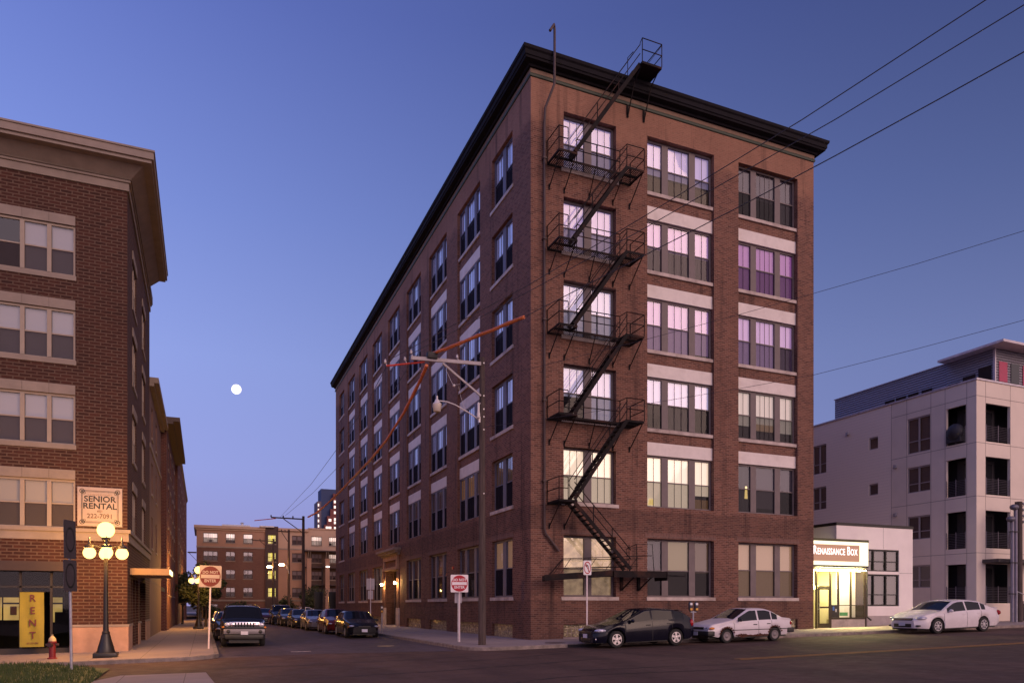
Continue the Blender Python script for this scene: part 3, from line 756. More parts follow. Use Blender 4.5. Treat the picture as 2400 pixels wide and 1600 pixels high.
# landing over the cornice
RZ = 25.62; RX0, RX1, RY0, RY1 = 4.78, 5.80, -1.36, -.15
rp = MB(); grate(rp, RX0, RX1, RY0, RY1, RZ); rp.box(RX0, RX1, RY0, RY1, RZ-.10, RZ-.091); rp.build('roof_landing', m_iron, fe)
for x in (4.85, 5.72): MB().bar((x, -.03, 23.95), (x, -.03, 24.5), .09, .05).bar((x, -.62, 25.2), (x, -.03, 23.95), .04, .04).bar((x, -.62, 25.2), (x, -1.25, RZ-.1), .04, .04).build('brace', m_iron, fe)
r = MB(); rail(r, [(RX0, RY0, RZ), (RX1, RY0, RZ), (RX1, RY1, RZ)], h=1.0); r.bar((RX0+.35, RY0, RZ+.02), (RX1, RY0, RZ+.95), .02)
r.tube([(RX0, RY0, RZ+1.0), (RX0, RY0+.18, RZ+.9), (4.78, Y2, 26.45)], .017, 6); r.tube([(RX0, RY1, RZ), (RX0, RY1, RZ+.95), (RX0, Y1, RZ+.9)], .017, 6); r.build('railing', m_iron, fe)
# lowest flight and swinging stair
flight(fe, 1.50, pz[0]-.1, 4.30, 3.20, ya=-.62, yb=-1.2)
lp = MB(); lp.box(3.42, 6.15, -1.23, -1.19, 2.86, 3.14); lp.box(3.42, 6.15, -.30, -.26, 2.90, 3.10); lp.box(6.151, 6.20, -1.25, -.25, 2.74, 3.16)
grate(lp, 3.44, 6.13, -1.18, -.31, 3.10); lp.build('platform', m_iron, fe)
for x in (4.52, 5.43): MB().box(x-.06, x+.06, -.10, -.0, 2.30, 3.0).bar((x+.02, -1.1, 2.9), (x, -.05, 2.32), .05, .05).build('bracket', m_iron, fe)
sw = MB(); sw.bar((.12, -1.15, 2.78), (3.41, -1.15, 3.03), .04, .26); sw.bar((.35, -.45, 2.78), (3.41, -.45, 3.0), .04, .22)
for i in range(15):
    x = .4+i*.2; sw.box(x-.07, x+.07, -1.12, -.47, 2.86+.074*(x-.12)-.09, 2.86+.074*(x-.12)-.07)
sw.bar((.10, -1.16, 2.74), (.36, -.44, 2.76), .05, .12)
sws = sw.build('swing_stair', m_iron, fe)
r = MB()
for y, x0 in ((-1.15, .95), (-.45, 1.3)):
    r.tube([(.3+(x0-.95), y, 2.90), (x0, y, 3.60), (5.4, y, 3.84 if y < -1 else 3.75)], .018, 6)
    r.tube([(.62+(x0-.95), y, 3.20), (4.7, y, 3.36)], .016, 6)
    for x in (1.35, 2.6, 3.9, 4.7): r.tube([(x-.45, y, 2.92+.07*x), (x, y, 3.62+.05*(x-1.3))], .013, 5)
r.build('handrail', m_iron, sws)
r = MB(); r.tube([(4.6, -1.2, 3.12), (4.58, -1.2, 4.32), (5.4, -1.2, 4.34), (5.5, -1.2, 3.1)], .016, 6); r.tube([(4.6, -.4, 3.12), (4.58, -.4, 4.20), (5.4, -.4, 4.28)], .016, 6); r.tube([(4.58, -1.2, 4.32), (4.58, -.4, 4.2)], .016, 6)
r.tube([(4.2, -1.2, 3.1), (4.2, -1.2, 4.3)], .016, 6); r.build('railing', m_iron, fe)
# stand pipe
sp_ = MB(); sp_.tube([(.56, -.75, 26.1), (.80, -.66, 26.5), (.84, -.62, 26.35), (.84, -.62, 24.0), (.62, -.16, 23.2), (.60, -.12, 22.5), (.60, -.12, 4.95), (.66, -.12, 4.75), (1.3, -.12, 4.0)], .055, 10)
for z in (7, 10.5, 14, 17.5, 21): sp_.box(.52, .68, -.2, -.0, z, z+.06)
tag(sp_.build('standpipe', M('pipe_paint', (.075, .045, .045, 1), .6, var=.2)), 'tall thin dark pipe with hooked top running up beside the fire escape', 'pipe')

# ---------------------------------------------------------------- left corner apartment building (senior rental)
LX, LY = -15.8, 3.25
lb = thing('corner_apartment_building', 'dark brick apartment building at the left edge with stone banded windows and SENIOR RENTAL sign', 'building', (LX, LY, 0))
m_lbrick = brick('big_brick', (.072, .027, .020, 1), (.040, .017, .014, 1), (.14, .09, .068, 1), bw=.38, rh=.125, ms=.02, stain=(.04, .02, .02, 1), stain_amt=.25, bump=.25)
m_cast = M('cast_stone', (.27, .215, .185, 1), .85, var=.10, scale=2)
m_castw = M('cast_stone_base', (.42, .25, .18, 1), .85, var=.15, scale=2)
m_tanfr = M('tan_window_frame', (.33, .26, .21, 1), .6, var=.06)
LYp = PL('Y', LY); LXp = PL('E', LX)
LF = [(14.14, 16.05), (10.93, 12.84), (7.72, 9.62), (4.56, 6.40)]    # window openings of the front
U0, U1 = -20.15, -17.56
wl = MB()
hf = [(U0, U1, a, b, .12) for a, b in LF]+[(-24.6, -22.0, a, b, .12) for a, b in LF]+[(-60, -17.75, -.6, 2.92, .5)]
wall(wl, LYp, -60, LX, -1, 18.2, hf, .12)
sidew = [(5.4, 7.4), (10.6, 12.6)]
hs = [(a, b, z0, z1, .12) for a, b in sidew for z0, z1 in LF]+[(5.0, 8.4, -.5, 2.75, 1.2), (9.4, 12.9, -.5, 2.75, .5)]
wall(wl, LXp, LY, 16.0, -1, 18.2, hs, .12)
wl.quad((LX, 16, 14.0), (-60, 16, 14.0), (-60, 16, 18.2), (LX, 16, 18.2)); wl.build('wall', m_lbrick, lb, True, fixn=False)
lc = MB(); lc.box(-60, LX-1.3, LY+.9, 15.5, 3.3, 18); lc.build('dark_room_core', M('dark_core', (.004, .003, .004, 1), .95, var=0, spec=0), lb, True)  # black core added to keep the rooms behind the panes dark
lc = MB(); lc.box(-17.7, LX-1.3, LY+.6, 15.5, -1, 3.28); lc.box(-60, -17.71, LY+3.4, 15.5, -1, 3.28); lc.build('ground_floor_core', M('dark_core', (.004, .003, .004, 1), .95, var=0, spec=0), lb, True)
B_ll = blindmat('pale_lilac', (140, 125, 140), .08, 0, base=(.34, .31, .33, 1)); B_lw = blindmat('lamp_lit_blind', (150, 115, 75), .10, 0, base=(.30, .24, .17, 1), soft=.8)
lfm = {'frame': m_tanfr, 'blind': B_ll, 'screen': screen('insect_screen_light', .62, (.05, .035, .04, 1))}
for i, (a, b) in enumerate(LF):
    for uu0, uu1 in ((U0, U1), (-24.6, -22.0)):
        d = dict(lfm)
        if i == 3: d['blind'] = B_lw
        window_unit(lb, LYp, 0, uu0, uu1, a, b, .05, [.60, .60, .60], .12, d, munt=(0, 0, 0), drop=((.0 if i == 0 else 1), 1, 1), edge=.06, bottom_frame=.05, sill=(.03, .04, .18), sillmat=m_cast, gl=m_gl)
        x = MB()
        for j in range(3):
            w3 = (uu1-uu0)/3; pbox(x, LYp, uu0+w3*j+.004, uu0+w3*(j+1)-.004, -.03, -.001, b+.002, b+.36)
        x.build('lintel', m_cast, lb, True)
    for a2, b2_ in sidew:
        window_unit(lb, LXp, 1, a2, b2_, a, b, .05, [.8, .8], .12, lfm, munt=(0, 0), drop=.5, edge=.06, bottom_frame=.05, sill=(.03, .04, .18), sillmat=m_cast, gl=m_gl_side)
        x = MB(); pbox(x, LXp, a2-.02, b2_+.02, -.04, -.001, b+.002, b+.36); x.build('lintel', m_cast, lb, True)
# bands wrapped round the corner
def wrap(name, z0, z1, o, mat, yend=16.0, xend=-60):
    m = MB(); m.box(xend, LX+o, LY-o, LY-.001, z0, z1); m.box(LX+.001, LX+o, LY, yend, z0, z1); return m.build(name, mat, lb, True)
wrap('stone_band', 4.10, 4.42, .05, m_cast); wrap('stone_band', 4.422, 4.56, .12, m_cast)
wrap('frieze', 17.75, 18.05, .06, m_cast); wrap('frieze', 18.052, 18.14, .12, m_cast); wrap('frieze', 18.142, 18.55, .16, M('soffit_board', (.16, .12, .095, 1), .8))
rf = MB(); rf.box(-60, LX+.98, LY-.98, 13.7, 18.68, 18.95); rf.box(-60, LX+1.02, LY-1.02, 13.7, 18.952, 19.02); rf.box(-60, LX+.90, LY-.90, 13.6, 18.56, 18.678)
rf.build('roof', m_cast, lb, True)
cv = MB(); cv.add([(LX+.16, LY-.16, 18.2), (LX+.6, LY-.6, 18.555), (-60, LY-.6, 18.555), (-60, LY-.16, 18.2)], [(0, 1, 2, 3)]); cv.add([(LX+.16, LY-.16, 18.2), (LX+.6, LY-.6, 18.555), (LX+.6, 13.6, 18.555), (LX+.16, 13.6, 18.2)], [(0, 1, 2, 3)])
cv.build('cove', m_cast, lb, True)
# base stone of the corner pier, beam, shop glazing
for (x0, x1, y0, y1) in ((-17.75, LX+.04, LY-.04, LY-.001), (LX+.001, LX+.04, LY, 5.0), (LX+.001, LX+.04, 8.4, 9.4), (LX+.001, LX+.04, 12.9, 16)):
    MB().box(x0, x1, y0, y1, -1, .80).build('stone_base', m_castw, lb, True)
    e = .03; MB().box(x0, x1+(e if y0 >= LY or x1 > LX else 0), y0-(e if y0 < LY else 0), y1, .802, .89).build('stone_ledge', m_cast, lb, True)
bm_ = MB(); bm_.box(-40, -17.76, LY-.06, LY+.3, 2.92, 3.28); bm_.build('beam', M('beam_brown', (.05, .028, .024, 1), .6), lb, True)
# room behind the shop front: lit back wall seen through dark glazing
m_int = M('interior_dark', (.006, .005, .004, 1), .9, var=0, spec=0)
rm = MB(); rm.box(-40, -17.78, LY+3.2, LY+3.3, -.3, 2.9); rm.box(-40, -17.78, LY+.5, LY+3.2, -.32, -.22); rm.build('shop_interior', m_int, lb, True)
m_yl = glowmat('yellow_room', (.62, .42, .12, 1), .62, (.4, .3, .12, 1), soft=1.5)
yw = MB()
for (pa, pb) in (((0, 1399), (4, 1452)), ((8, 1399), (44, 1411)), ((8, 1415), (44, 1452)), ((121, 1399), (146, 1411)), ((121, 1415), (146, 1433)), ((121, 1433.1), (128, 1457))):
    A = onY(pa[0], pa[1], LY+3.15); Bq = onY(pb[0], pb[1], LY+3.15); yw.box(A.x, Bq.x, LY+3.15, LY+3.19, Bq.z, A.z)
yw.build('lit_inner_window', m_yl, lb, True)
of = MB(); A = onY(24, 1420, LY+3.1); of.box(A.x, A.x+.22, LY+3.08, LY+3.12, A.z-.35, A.z); of.build('framed_picture', M('picture_frame', (.12, .05, .03, 1), .5), lb, True)
sg = MB()
for x in (-19.42, -18.42, -21.5): sg.box(x-.04, x+.04, LY+.42, LY+.50, -.25, 2.9)
sg.box(-40, -17.77, LY+.42, LY+.50, 2.3, 2.36); sg.box(-40, -17.77, LY+.40, LY+.52, -.35, .0); sf_ = sg.build('shop_front', M('bronze_frame', (.03, .022, .02, 1), .5), lb, True)
gq = MB(); gq.quad((-40, LY+.46, -.25), (-17.77, LY+.46, -.25), (-17.77, LY+.46, 2.9), (-40, LY+.46, 2.9)); gq.build('glass', glass('shop_glass', (.8,.8,.8,1), .03), sf_, fixn=False).location = -absloc(sf_)
# entry canopy on the side street
cn = MB(); cn.box(LX+.01, -14.35, 4.2, 8.2, 2.86, 3.12); can = cn.build('entry_canopy', M('canopy_tan', (.40, .24, .12, 1), .6), lb, True)
for y0_ in (4.25, 5.8):
    cl = MB(); cl.box(-14.42, -14.31, y0_, y0_+.9, 2.90, 3.08); cl.build('canopy_light', glowmat('canopy_lens', (1, .74, .28, 1), 3.2), can).location = -absloc(can)
cn = MB(); cn.add([(LX+.02, 9.4, 3.0), (LX+.02, 12.9, 3.0), (-14.9, 12.9, 2.5), (-14.9, 9.4, 2.5)], [(0, 1, 2, 3)]); cn.add([(-14.9, 12.9, 2.5), (-14.9, 9.4, 2.5), (-14.9, 9.4, 2.3), (-14.9, 12.9, 2.3)], [(0, 1, 2, 3)]); cn.build('awning', M('awning_green', (.03, .045, .03, 1), .8), lb, True)
for y0_ in (5.9, 7.3):
    c = MB(); c.box(LX-.6, LX-.05, y0_, y0_+.5, -.9, 2.74); c.build('brick_pier', m_lbrick, lb, True)

# sign SENIOR RENTAL
sn = thing('rental_sign', 'cream SENIOR RENTAL sign board with ornate black border on the left brick wall', 'sign', (-16.73, LY-.02, 5.40))
bo = MB(); bo.bbox(-.76, .76, -.06, 0, -.75, .75, .012); bo.build('board', M('sign_cream', (.42, .33, .29, 1), .6, var=.05), sn)
bd_ = MB()
def ring(m, x, z, w, y=-.064):
    m.box(-x, x, y, -.058, z-w/2, z+w/2); m.box(-x, x, y, -.058, -z-w/2, -z+w/2); m.box(-x-w/2, -x+w/2, y, -.058, -z, z); m.box(x-w/2, x+w/2, y, -.058, -z, z)
ring(bd_, .62, .61, .018); ring(bd_, .585, .57, .012, -.065)
bd_.build('border', m_blk, sn)
for i, j in ((-1, -1), (1, -1), (1, 1), (-1, 1)):
    m = MB(); m.lathe([(.09, -.066), (.09, -.058), (.065, -.058), (.065, -.066), (.09, -.066)], (i*.60, 0, j*.59), 16, 'y', False); m.lathe([(0, -.066), (.035, -.066), (.035, -.058)], (i*.60, 0, j*.59), 10, 'y', False)
    m.lathe([(.05, -.067), (.05, -.058), (.035, -.058), (.035, -.067), (.05, -.067)], (i*.53, 0, j*.52), 12, 'y', False); m.build('corner_ornament', m_blk, sn)
for t, s, z, b_, xs, mt in (('LYONS COURT', .105, .46, 0, 1.15, M('letter_faint', (.30, .20, .16, 1), .6, var=0)), ('SENIOR', .31, .29, .006, 1.02, m_blk), ('RENTAL', .31, .02, .006, 1.02, m_blk), ('651', .11, -.17, .002, 1.2, M('letter_brown', (.12, .07, .05, 1), .6, var=0)), ('222-7091', .25, -.36, .003, .92, M('letter_brown', (.12, .07, .05, 1)))):
    q = text_mb(t, s, (0, z), .003, b_, xs); q.v = [(v[0], v[1]-.066, v[2]) for v in q.v]; q.build('lettering', mt, sn)
# RENT banner
bn = thing('rent_banner', 'yellow vertical RENT banner hanging in front of the dark shop windows', 'banner', (-18.95, LY-.10, 1.1))
m = MB(); n = 10; vs = []; fs = []
for i in range(n+1):
    for j in range(n+1):
        x = -.385+.77*i/n; z = -1.02+2.04*j/n; vs.append((x, -.02-.03*math.sin(i*.9+j*.35)*math.sin(j/n*3.1), z))
for i in range(n):
    for j in range(n): a = i*(n+1)+j; fs.append((a, a+n+1, a+n+2, a+1))
m.add(vs, fs, True); m.build('cloth', M('banner_yellow', (.27, .22, .025, 1), .7, var=.08), bn)
m = MB(); m.tube([(-.40, -.02, 1.03), (.40, -.02, 1.03)], .015); m.build('rod', m_black, bn)
m_let = M('banner_letter', (.12, .02, .03, 1), .7, var=0)
for ch, z in zip('RENT', (.78, .32, -.14, -.60)):
    q = text_mb(ch, .37, (0.03, z), .003, .004, .9); q.v = [(v[0], v[1]-.062, v[2]) for v in q.v]; q.build('lettering', m_let, bn)
q = text_mb('651-222-7091', .075, (0.03, -.88), .002, .001, .9); q.v = [(v[0], v[1]-.055, v[2]) for v in q.v]; q.build('lettering', m_let, bn)

# the row of buildings further down the left side of the street
def row_building(name, label, y0, y1, h, mat, wins, roof_o, trim, x=LX, rows=((11.2, 13.0), (8.0, 9.8), (4.9, 6.7)), pw=1.3, roofh=.3, roofm=None, xb=-40):
    t = thing(name, label, 'building', (x, (y0+y1)/2, 0))
    P = PL('E', x); w = MB(); ho = [(a, a+pw, z0, z1, .15) for a in wins for z0, z1 in rows]
    wall(w, P, y0, y1, -1, h, ho, .15); w.quad((x, y0, -1), (xb, y0, -1), (xb, y0, h), (x, y0, h)); w.quad((x, y1, -1), (xb, y1, -1), (xb, y1, h), (x, y1, h)); w.build('wall', mat, t, True, fixn=False)
    r = MB(); r.box(xb, x+roof_o, y0-(.0), y1, h, h+roofh); r.box(xb, x+roof_o*.5, y0+.01, y1-.01, h-.18, h-.002); r.build('roof', roofm or m_cast, t, True)
    for a in wins:
        for z0, z1 in rows:
            window_unit(t, P, 1, a, a+pw, z0, z1, .08, [.55, .55], .06, {'frame': m_tanfr, 'blind': B_blue_sky, 'screen': m_screen}, munt=(0, 0), drop=.5, edge=.05, bottom_frame=.05, sill=(.03, .05, .12), sillmat=m_cast, scr=False, gl=m_gl_side)
            if trim:
                l = MB(); pbox(l, P, a, a+pw, -.03, -.001, z1+.002, z1+.25); l.build('lintel', m_cast, t, True)
    return t
m_stucco = M('brown_stucco', (.17, .095, .075, 1), .9, var=.15)
t2 = row_building('stucco_apartment_block', 'narrow brown stucco block with cornice next to the corner brick building', 16.05, 28, 13.9, m_stucco, (17.6, 21.6), .45, False, x=LX)
m = MB(); m.box(LX+.001, LX+.05, 16.1, 27.9, 10.35, 10.6); m.build('belt_course', m_cast, t2, True)
m_b3 = brick('row_brick', (.14, .045, .034, 1), (.09, .03, .026, 1), (.2, .13, .11, 1), bw=.3, rh=.1, ms=.015, stain_amt=.2)
row_building('brick_apartment_block', 'brick block with wide flat overhanging roof down the left side of the street', 28.05, 45, 14.6, m_b3, (30.2, 34.0, 38.5, 42), .85, True, roofm=M('roof_brown', (.10, .065, .05, 1), .8), x=LX+.35, rows=((11.6, 13.2), (8.6, 10.2), (5.6, 7.2), (2.4, 4.2)))
row_building('plain_brick_block', 'long plain reddish brick block at the far end of the left row', 45.05, 84, 16.2, m_b3, (48, 53, 58, 63, 68, 73, 78), .15, True, x=LX+.55, rows=((12.2, 13.8), (9.0, 10.6), (5.9, 7.5), (2.5, 4.2)), pw=1.1)

# ---------------------------------------------------------------- five globe street lamps
def globe_glass():
    k = NT('globe_glass'); k.t.nodes.remove(k.b)
    tr = k.n('ShaderNodeBsdfTransparent'); tr.inputs[0].default_value = (1, .9, .7, 1)
    em = k.n('ShaderNodeEmission'); em.inputs[0].default_value = (1.0, .66, .20, 1); em.inputs[1].default_value = 4.6
    mx = k.n('ShaderNodeMixShader'); mx.inputs[0].default_value = .55
    k.t.links.new(tr.outputs[0], mx.inputs[1]); k.t.links.new(em.outputs[0], mx.inputs[2]); k.t.links.new(mx.outputs[0], k.o.inputs[0]); return k.m
m_globe = globe_glass()
def bulb(root, loc, watts, r=.10):
    l = bpy.data.lights.new('bulb', 'POINT'); l.energy = watts; l.color = (1.0, .52, .16); l.shadow_soft_size = r
    o = bpy.data.objects.new('bulb', l); COL.objects.link(o); o.location = loc; o.parent = root; return o
m_post = M('lamp_post_black', (.016, .013, .012, 1), .35, var=.2)
def globe_lamp():
    t = thing('street_lamp', '', 'street lamp')
    m = MB(); m.bbox(-.36, .36, -.36, .36, -.02, .16, .02); m.lathe([(.31, .16), (.27, .24), (.25, .34), (.17, .62), (.15, .72), (.12, .80), (.13, .84), (.10, .9)], n=16); m.build('base', m_post, t)
    m = MB(); m.lathe([(.09, .88), (.08, 1.2), (.065, 3.0), (.07, 3.6), (.1, 3.66), (.1, 3.72), (.06, 3.76), (.06, 3.95), (.12, 4.02), (.13, 4.1)], n=12); m.build('pole', m_post, t)
    for k in range(4):
        a = R_(8+90*k); dx, dy = math.cos(a), math.sin(a)
        m = MB(); m.tube([(0, 0, 3.68), (dx*.25, dy*.25, 3.80), (dx*.49, dy*.49, 3.82)], .03, 8); m.lathe([(.18, 3.72), (.15, 3.80), (.05, 3.86), (.035, 4.0), (0, 4.14)], (dx*.49, dy*.49, 0), 12); m.build('arm', m_post, t)
        m = MB(); m.sphere((dx*.49, dy*.49, 3.56), .20, 18, 12); m.build('globe', m_globe, t); bulb(t, (dx*.49, dy*.49, 3.56), 480, .09)
    m = MB(); m.sphere((0, 0, 4.36), .275, 22, 14); m.build('globe', m_globe, t); bulb(t, (0, 0, 4.36), 1000, .12)
    return t
L0 = globe_lamp(); GRP = 'five globe street lamps along the kerb'
spots = [(-16.15, -.35, 0, 'large five globe street lamp in front of the SENIOR RENTAL sign'), (-13.4, 30.5, 1, 'five globe street lamp partly hidden behind the left DO NOT ENTER sign'), (-13.4, 60, 1, 'distant five globe street lamp far down the left sidewalk')]
for i, (x, y, c_, lbl) in enumerate(spots):
    o = L0 if i == 0 else copy_tree(L0)
    o.location = (x, y, gz(x)+.13); o['label'] = lbl; o['group'] = GRP; o.scale = (1, 1, 1)
o = copy_tree(L0); A = onY(748, 1400, 66); o.location = (A.x, 66, A.z-2.4); o.scale = (.55, .55, .55); o['label'] = 'small distant globe lamp at the far end of the brick warehouse'; o['group'] = GRP

# ---------------------------------------------------------------- signs
def sign_post(x, y, z, h, sides=4):
    m = MB(); m.box(-.03, .03, -.012, .012, 0, h); m.box(-.012, .012, .012, .03, 0, h); return m
m_signback = M('sign_back', (.40, .36, .40, 1), .45, .5, var=.1)
m_postpink = M('post_paint', (.62, .52, .54, 1), .5, var=.08)
def plate(m, w, h, t=.012, r=.04, y=-.03):
    pts = []
    for cx, cz, a0 in ((w/2-r, h/2-r, 0), (-w/2+r, h/2-r, 90), (-w/2+r, -h/2+r, 180), (w/2-r, -h/2+r, 270)):
        for i in range(5): a = R_(a0+22.5*i); pts.append((cx+r*math.cos(a), cz+r*math.sin(a)))
    return pts
def do_not_enter(x, y, rz, hz, w, label, worn=False, tilt=0):
    z0 = gz(x)+.13; t = thing('do_not_enter_sign', label, 'sign', (x, y, z0), rz); t.rotation_euler = (0, R_(tilt), rz)
    cz = hz-z0
    m = sign_post(0, 0, 0, cz+w*.4); m.build('post', m_postpink, t)
    m = MB(); m.prism([(a, b+cz) for a, b in plate(m, w, w)], -.045, -.034); bo = m.build('plate', M('sign_white'+('_worn' if worn else ''), (.36, .29, .28, 1) if worn else (.85, .78, .80, 1), .4, var=.05), t)
    rd = M('sign_red_worn', (.12, .003, .010, 1), .6) if worn else m_red
    m = MB(); n = 40; R = w*.465
    m.add([(R*math.cos(6.2832*i/n), -.047, cz+R*math.sin(6.2832*i/n)) for i in range(n)], [tuple(range(n))]); m.build('red_disc', rd, t)
    m = MB(); m.box(-w*.42, w*.42, -.0495, -.0475, cz-w*.085, cz+w*.085); m.build('white_bar', MATS[bo.data.materials[0].name] if bo.data.materials[0].name in MATS else m_white, t)
    for s, dz in (('DO NOT', .20), ('ENTER', -.22)):
        q = text_mb(s, w*(.205 if not worn else .185), (0, cz+w*dz*(1 if not worn else .93)), .001, w*.006, .92, 1.05); q.v = [(v[0], v[1]-.0495, v[2]) for v in q.v]; q.build('lettering', bo.data.materials[0], t)
    return t
do_not_enter(-3.02, .68, R_(-20), 2.555, .745, 'bright red and white DO NOT ENTER sign beside the wooden pole', tilt=0)
do_not_enter(-12.87, 2.63, R_(-20), 2.775, .865, 'dim weathered DO NOT ENTER sign on the left corner by the SUV', True, tilt=1.6)
t = thing('parking_sign', 'small grey sign back below and behind the right DO NOT ENTER sign', 'sign', (-2.98, .95, gz(-3)+.13), R_(-15))
m = sign_post(0, 0, 0, 2.0); m.build('post', m_galv, t); m = MB(); m.box(-.15, .15, .04, .05, 1.65, 2.08); m.build('plate', m_signback, t)
# no left turn
t = thing('no_left_turn_sign', 'white NO LEFT TURN arrow sign on a pinkish post in front of the fire escape', 'sign', (1.11, -3.02, gz(1)+.13), R_(-6))
zz = -(gz(1)+.13)
m = sign_post(0, 0, 0, 3.3+zz); m.build('post', m_postpink, t)
m = MB(); m.prism([(a*1.0, b+3.13+zz) for a, b in plate(m, .34, .58)], -.045, -.034); m.build('plate', m_white, t)
m = MB(); n = 32; cz = 3.13+zz
m.add([(r*.15*math.cos(6.2832*i/n), -.048, cz+r*.25*math.sin(6.2832*i/n)) for r in (1, .82) for i in range(n)], [(i, (i+1) % n, n+(i+1) % n, n+i) for i in range(n)]); m.bar((-.085, -.0485, cz+.17), (.085, -.0485, cz-.17), .002, .03, up=(0, 0, 1)); m.build('red_ring', m_red, t)
m = MB(); m.add([(.03, -.047, cz-.15), (.055, -.047, cz-.15), (.055, -.047, cz+.03), (.02, -.047, cz+.11), (-.03, -.047, cz+.11), (-.03, -.047, cz+.16), (-.10, -.047, cz+.085), (-.03, -.047, cz+.01), (-.03, -.047, cz+.06), (.015, -.047, cz+.06), (.03, -.047, cz+.02)], [tuple(range(11))]); m.build('arrow', m_blk, t)
# street sign backs on the far kerb
t = thing('street_sign', 'pair of grey sign backs on a thin post beside the parked black sedan', 'sign', (-3.3, 17.4, gz(-3)+.13), R_(-12))
m = sign_post(0, 0, 0, 3.3); m.build('post', m_postpink, t)
for a, b, w in ((2.55, 3.25, .5), (1.95, 2.5, .32)):
    m = MB(); m.box(-w/2, w/2, .035, .047, a, b); m.build('plate', m_signback, t)
# turned sign blades on the left
t = thing('street_sign', 'leaning post with two dark turned sign plates behind the grass verge at the left', 'sign', (-16.37, -5.93, -.28), 0)
t.rotation_euler = (0, R_(-.8), 0)
m = MB(); m.tube([(0, 0, 0), (0, 0, 4.15)], .035, 8); m.build('post', m_galv, t)
for (z0, z1, rz) in ((3.16, 4.2, 69), (2.28, 3.13, 66)):
    m = MB(); m.prism([(a-.10, b+(z0+z1)/2) for a, b in plate(m, .56, z1-z0)], -.075, -.06); m.xf(Matrix.Rotation(R_(rz), 4, 'Z')); m.build('plate', M('plate_dim', (.055, .045, .055, 1), .7, 0), t)
    m = MB(); n = 24; cz = (z0+z1)/2
    m.add([(-.10+r*.21*math.cos(6.2832*i/n), -.078, cz+r*.34*math.sin(6.2832*i/n)) for r in (1, .85) for i in range(n)], [(i, (i+1) % n, n+(i+1) % n, n+i) for i in range(n)]); m.xf(Matrix.Rotation(R_(rz), 4, 'Z')); m.build('ring', m_blk, t)
# hydrant
t = thing('fire_hydrant', 'dark red fire hydrant with pale cap at the left corner', 'fire hydrant', (-17.77, -.1, gz(-17.8)+.13))
m = MB(); m.lathe([(.15, 0), (.15, .04), (.10, .05), (.10, .52), (.13, .54), (.13, .58), (.11, .6)], n=16); m.build('barrel', M('hydrant_red', (.20, .012, .015, 1), .45), t)
m = MB(); m.lathe([(.12, .6), (.11, .68), (.06, .75), (.03, .77), (.03, .82), (0, .82)], n=14); m.build('bonnet', M('hydrant_cap', (.55, .42, .22, 1), .5), t)
for a, r in ((0, .05), (180, .05), (250, .08)):
    m = MB(); d = Vector((math.cos(R_(a)), math.sin(R_(a)), 0)); m.tube([d*.09+Vector((0, 0, .48)), d*.19+Vector((0, 0, .48))], r, 10); m.build('outlet_cap', M('hydrant_outlet', (.05, .02, .02, 1), .5), t)
# parking meters
def meter(x, y, label, heads, grp='parking meters', z=None):
    t = thing('parking_meter', label, 'parking meter', (x, y, gz(x)+.13), R_(-10), grp)
    m = MB(); m.tube([(0, 0, 0), (0, 0, 1.15)], .035, 8)
    if len(heads) > 1: m.tube([(-.13, 0, 1.1), (.13, 0, 1.1)], .03, 8)
    m.build('post', m_galv, t)
    for hx in heads:
        m = MB(); m.lathe([(.05, 1.13), (.07, 1.2), (.085, 1.3), (.09, 1.42), (.075, 1.5), (.03, 1.55), (0, 1.56)], (hx, 0, 0), 12); h_ = m.build('head', M('meter_grey', (.08, .07, .08, 1), .4, .5), t)
        m = MB(); m.box(hx-.05, hx+.05, -.1, -.06, 1.40, 1.49); m.build('display', m_white, h_); m = MB(); m.box(hx-.05, hx+.05, -.1, -.06, 1.18, 1.27); m.build('coin_plate', M('meter_yellow', (.7, .35, .05, 1), .5), h_)
meter(-3.75, 12.2, 'single parking meter on the kerb behind the parked black sedan', [0])
meter(6.2, -3.1, 'twin headed parking meter behind the black hatchback', [-.13, .13])

# ---------------------------------------------------------------- white one storey building with lit vestibule
wb = thing('white_lobby_building', 'low white panelled building with black roof edge, dark windows and glowing entrance vestibule', 'building', (16.3, 0, gz(17)))
m_wpan = M('white_panel', (.84, .76, .74, 1), .6, var=.05, scale=.8)
WX0, WX1, WZ = 17.62, 23.25, 5.86
w = MB(); wp = PL('Y', 0.0)
wall(w, wp, WX0, WX1, -.5, WZ, [(19.4, 22.2, 3.48, 4.66, .15), (19.4, 22.2, 1.60, 3.32, .15)], .15)
w.quad((WX0, 0, -.5), (WX0, 14, -.5), (WX0, 14, WZ), (WX0, 0, WZ)); w.quad((WX1, 0, -.5), (WX1, 14, -.5), (WX1, 14, WZ), (WX1, 0, WZ)); w.quad((WX0, 0, WZ), (WX1, 0, WZ), (WX1, 14, WZ), (WX0, 14, WZ))
w.build('wall', m_wpan, wb, True, fixn=False)
w = MB(); w.box(WX0-.03, WX1+.03, -.03, 14, WZ+.002, WZ+.15); w.build('roof_edge', m_black, wb, True)
w = MB(); w.box(19.75, WX1-.0, -.05, -.002, .3, 1.08); w.build('concrete_base', M('base_concrete', (.42, .36, .36, 1), .85, var=.1), wb, True)
w = MB()
for z in (1.085, 3.4): w.box(22.2, WX1, -.004, -.001, z, z+.012)
w.box(21.0, 21.012, -.004, -.001, 4.7, WZ); w.build('panel_joint', m_blk, wb, True)
B_wb = blindmat('lobby_side', (110, 92, 60), .10, 0, base=(.10, .085, .06, 1), soft=.9)
bf = {'frame': m_black, 'blind': B_wb, 'screen': m_screen}
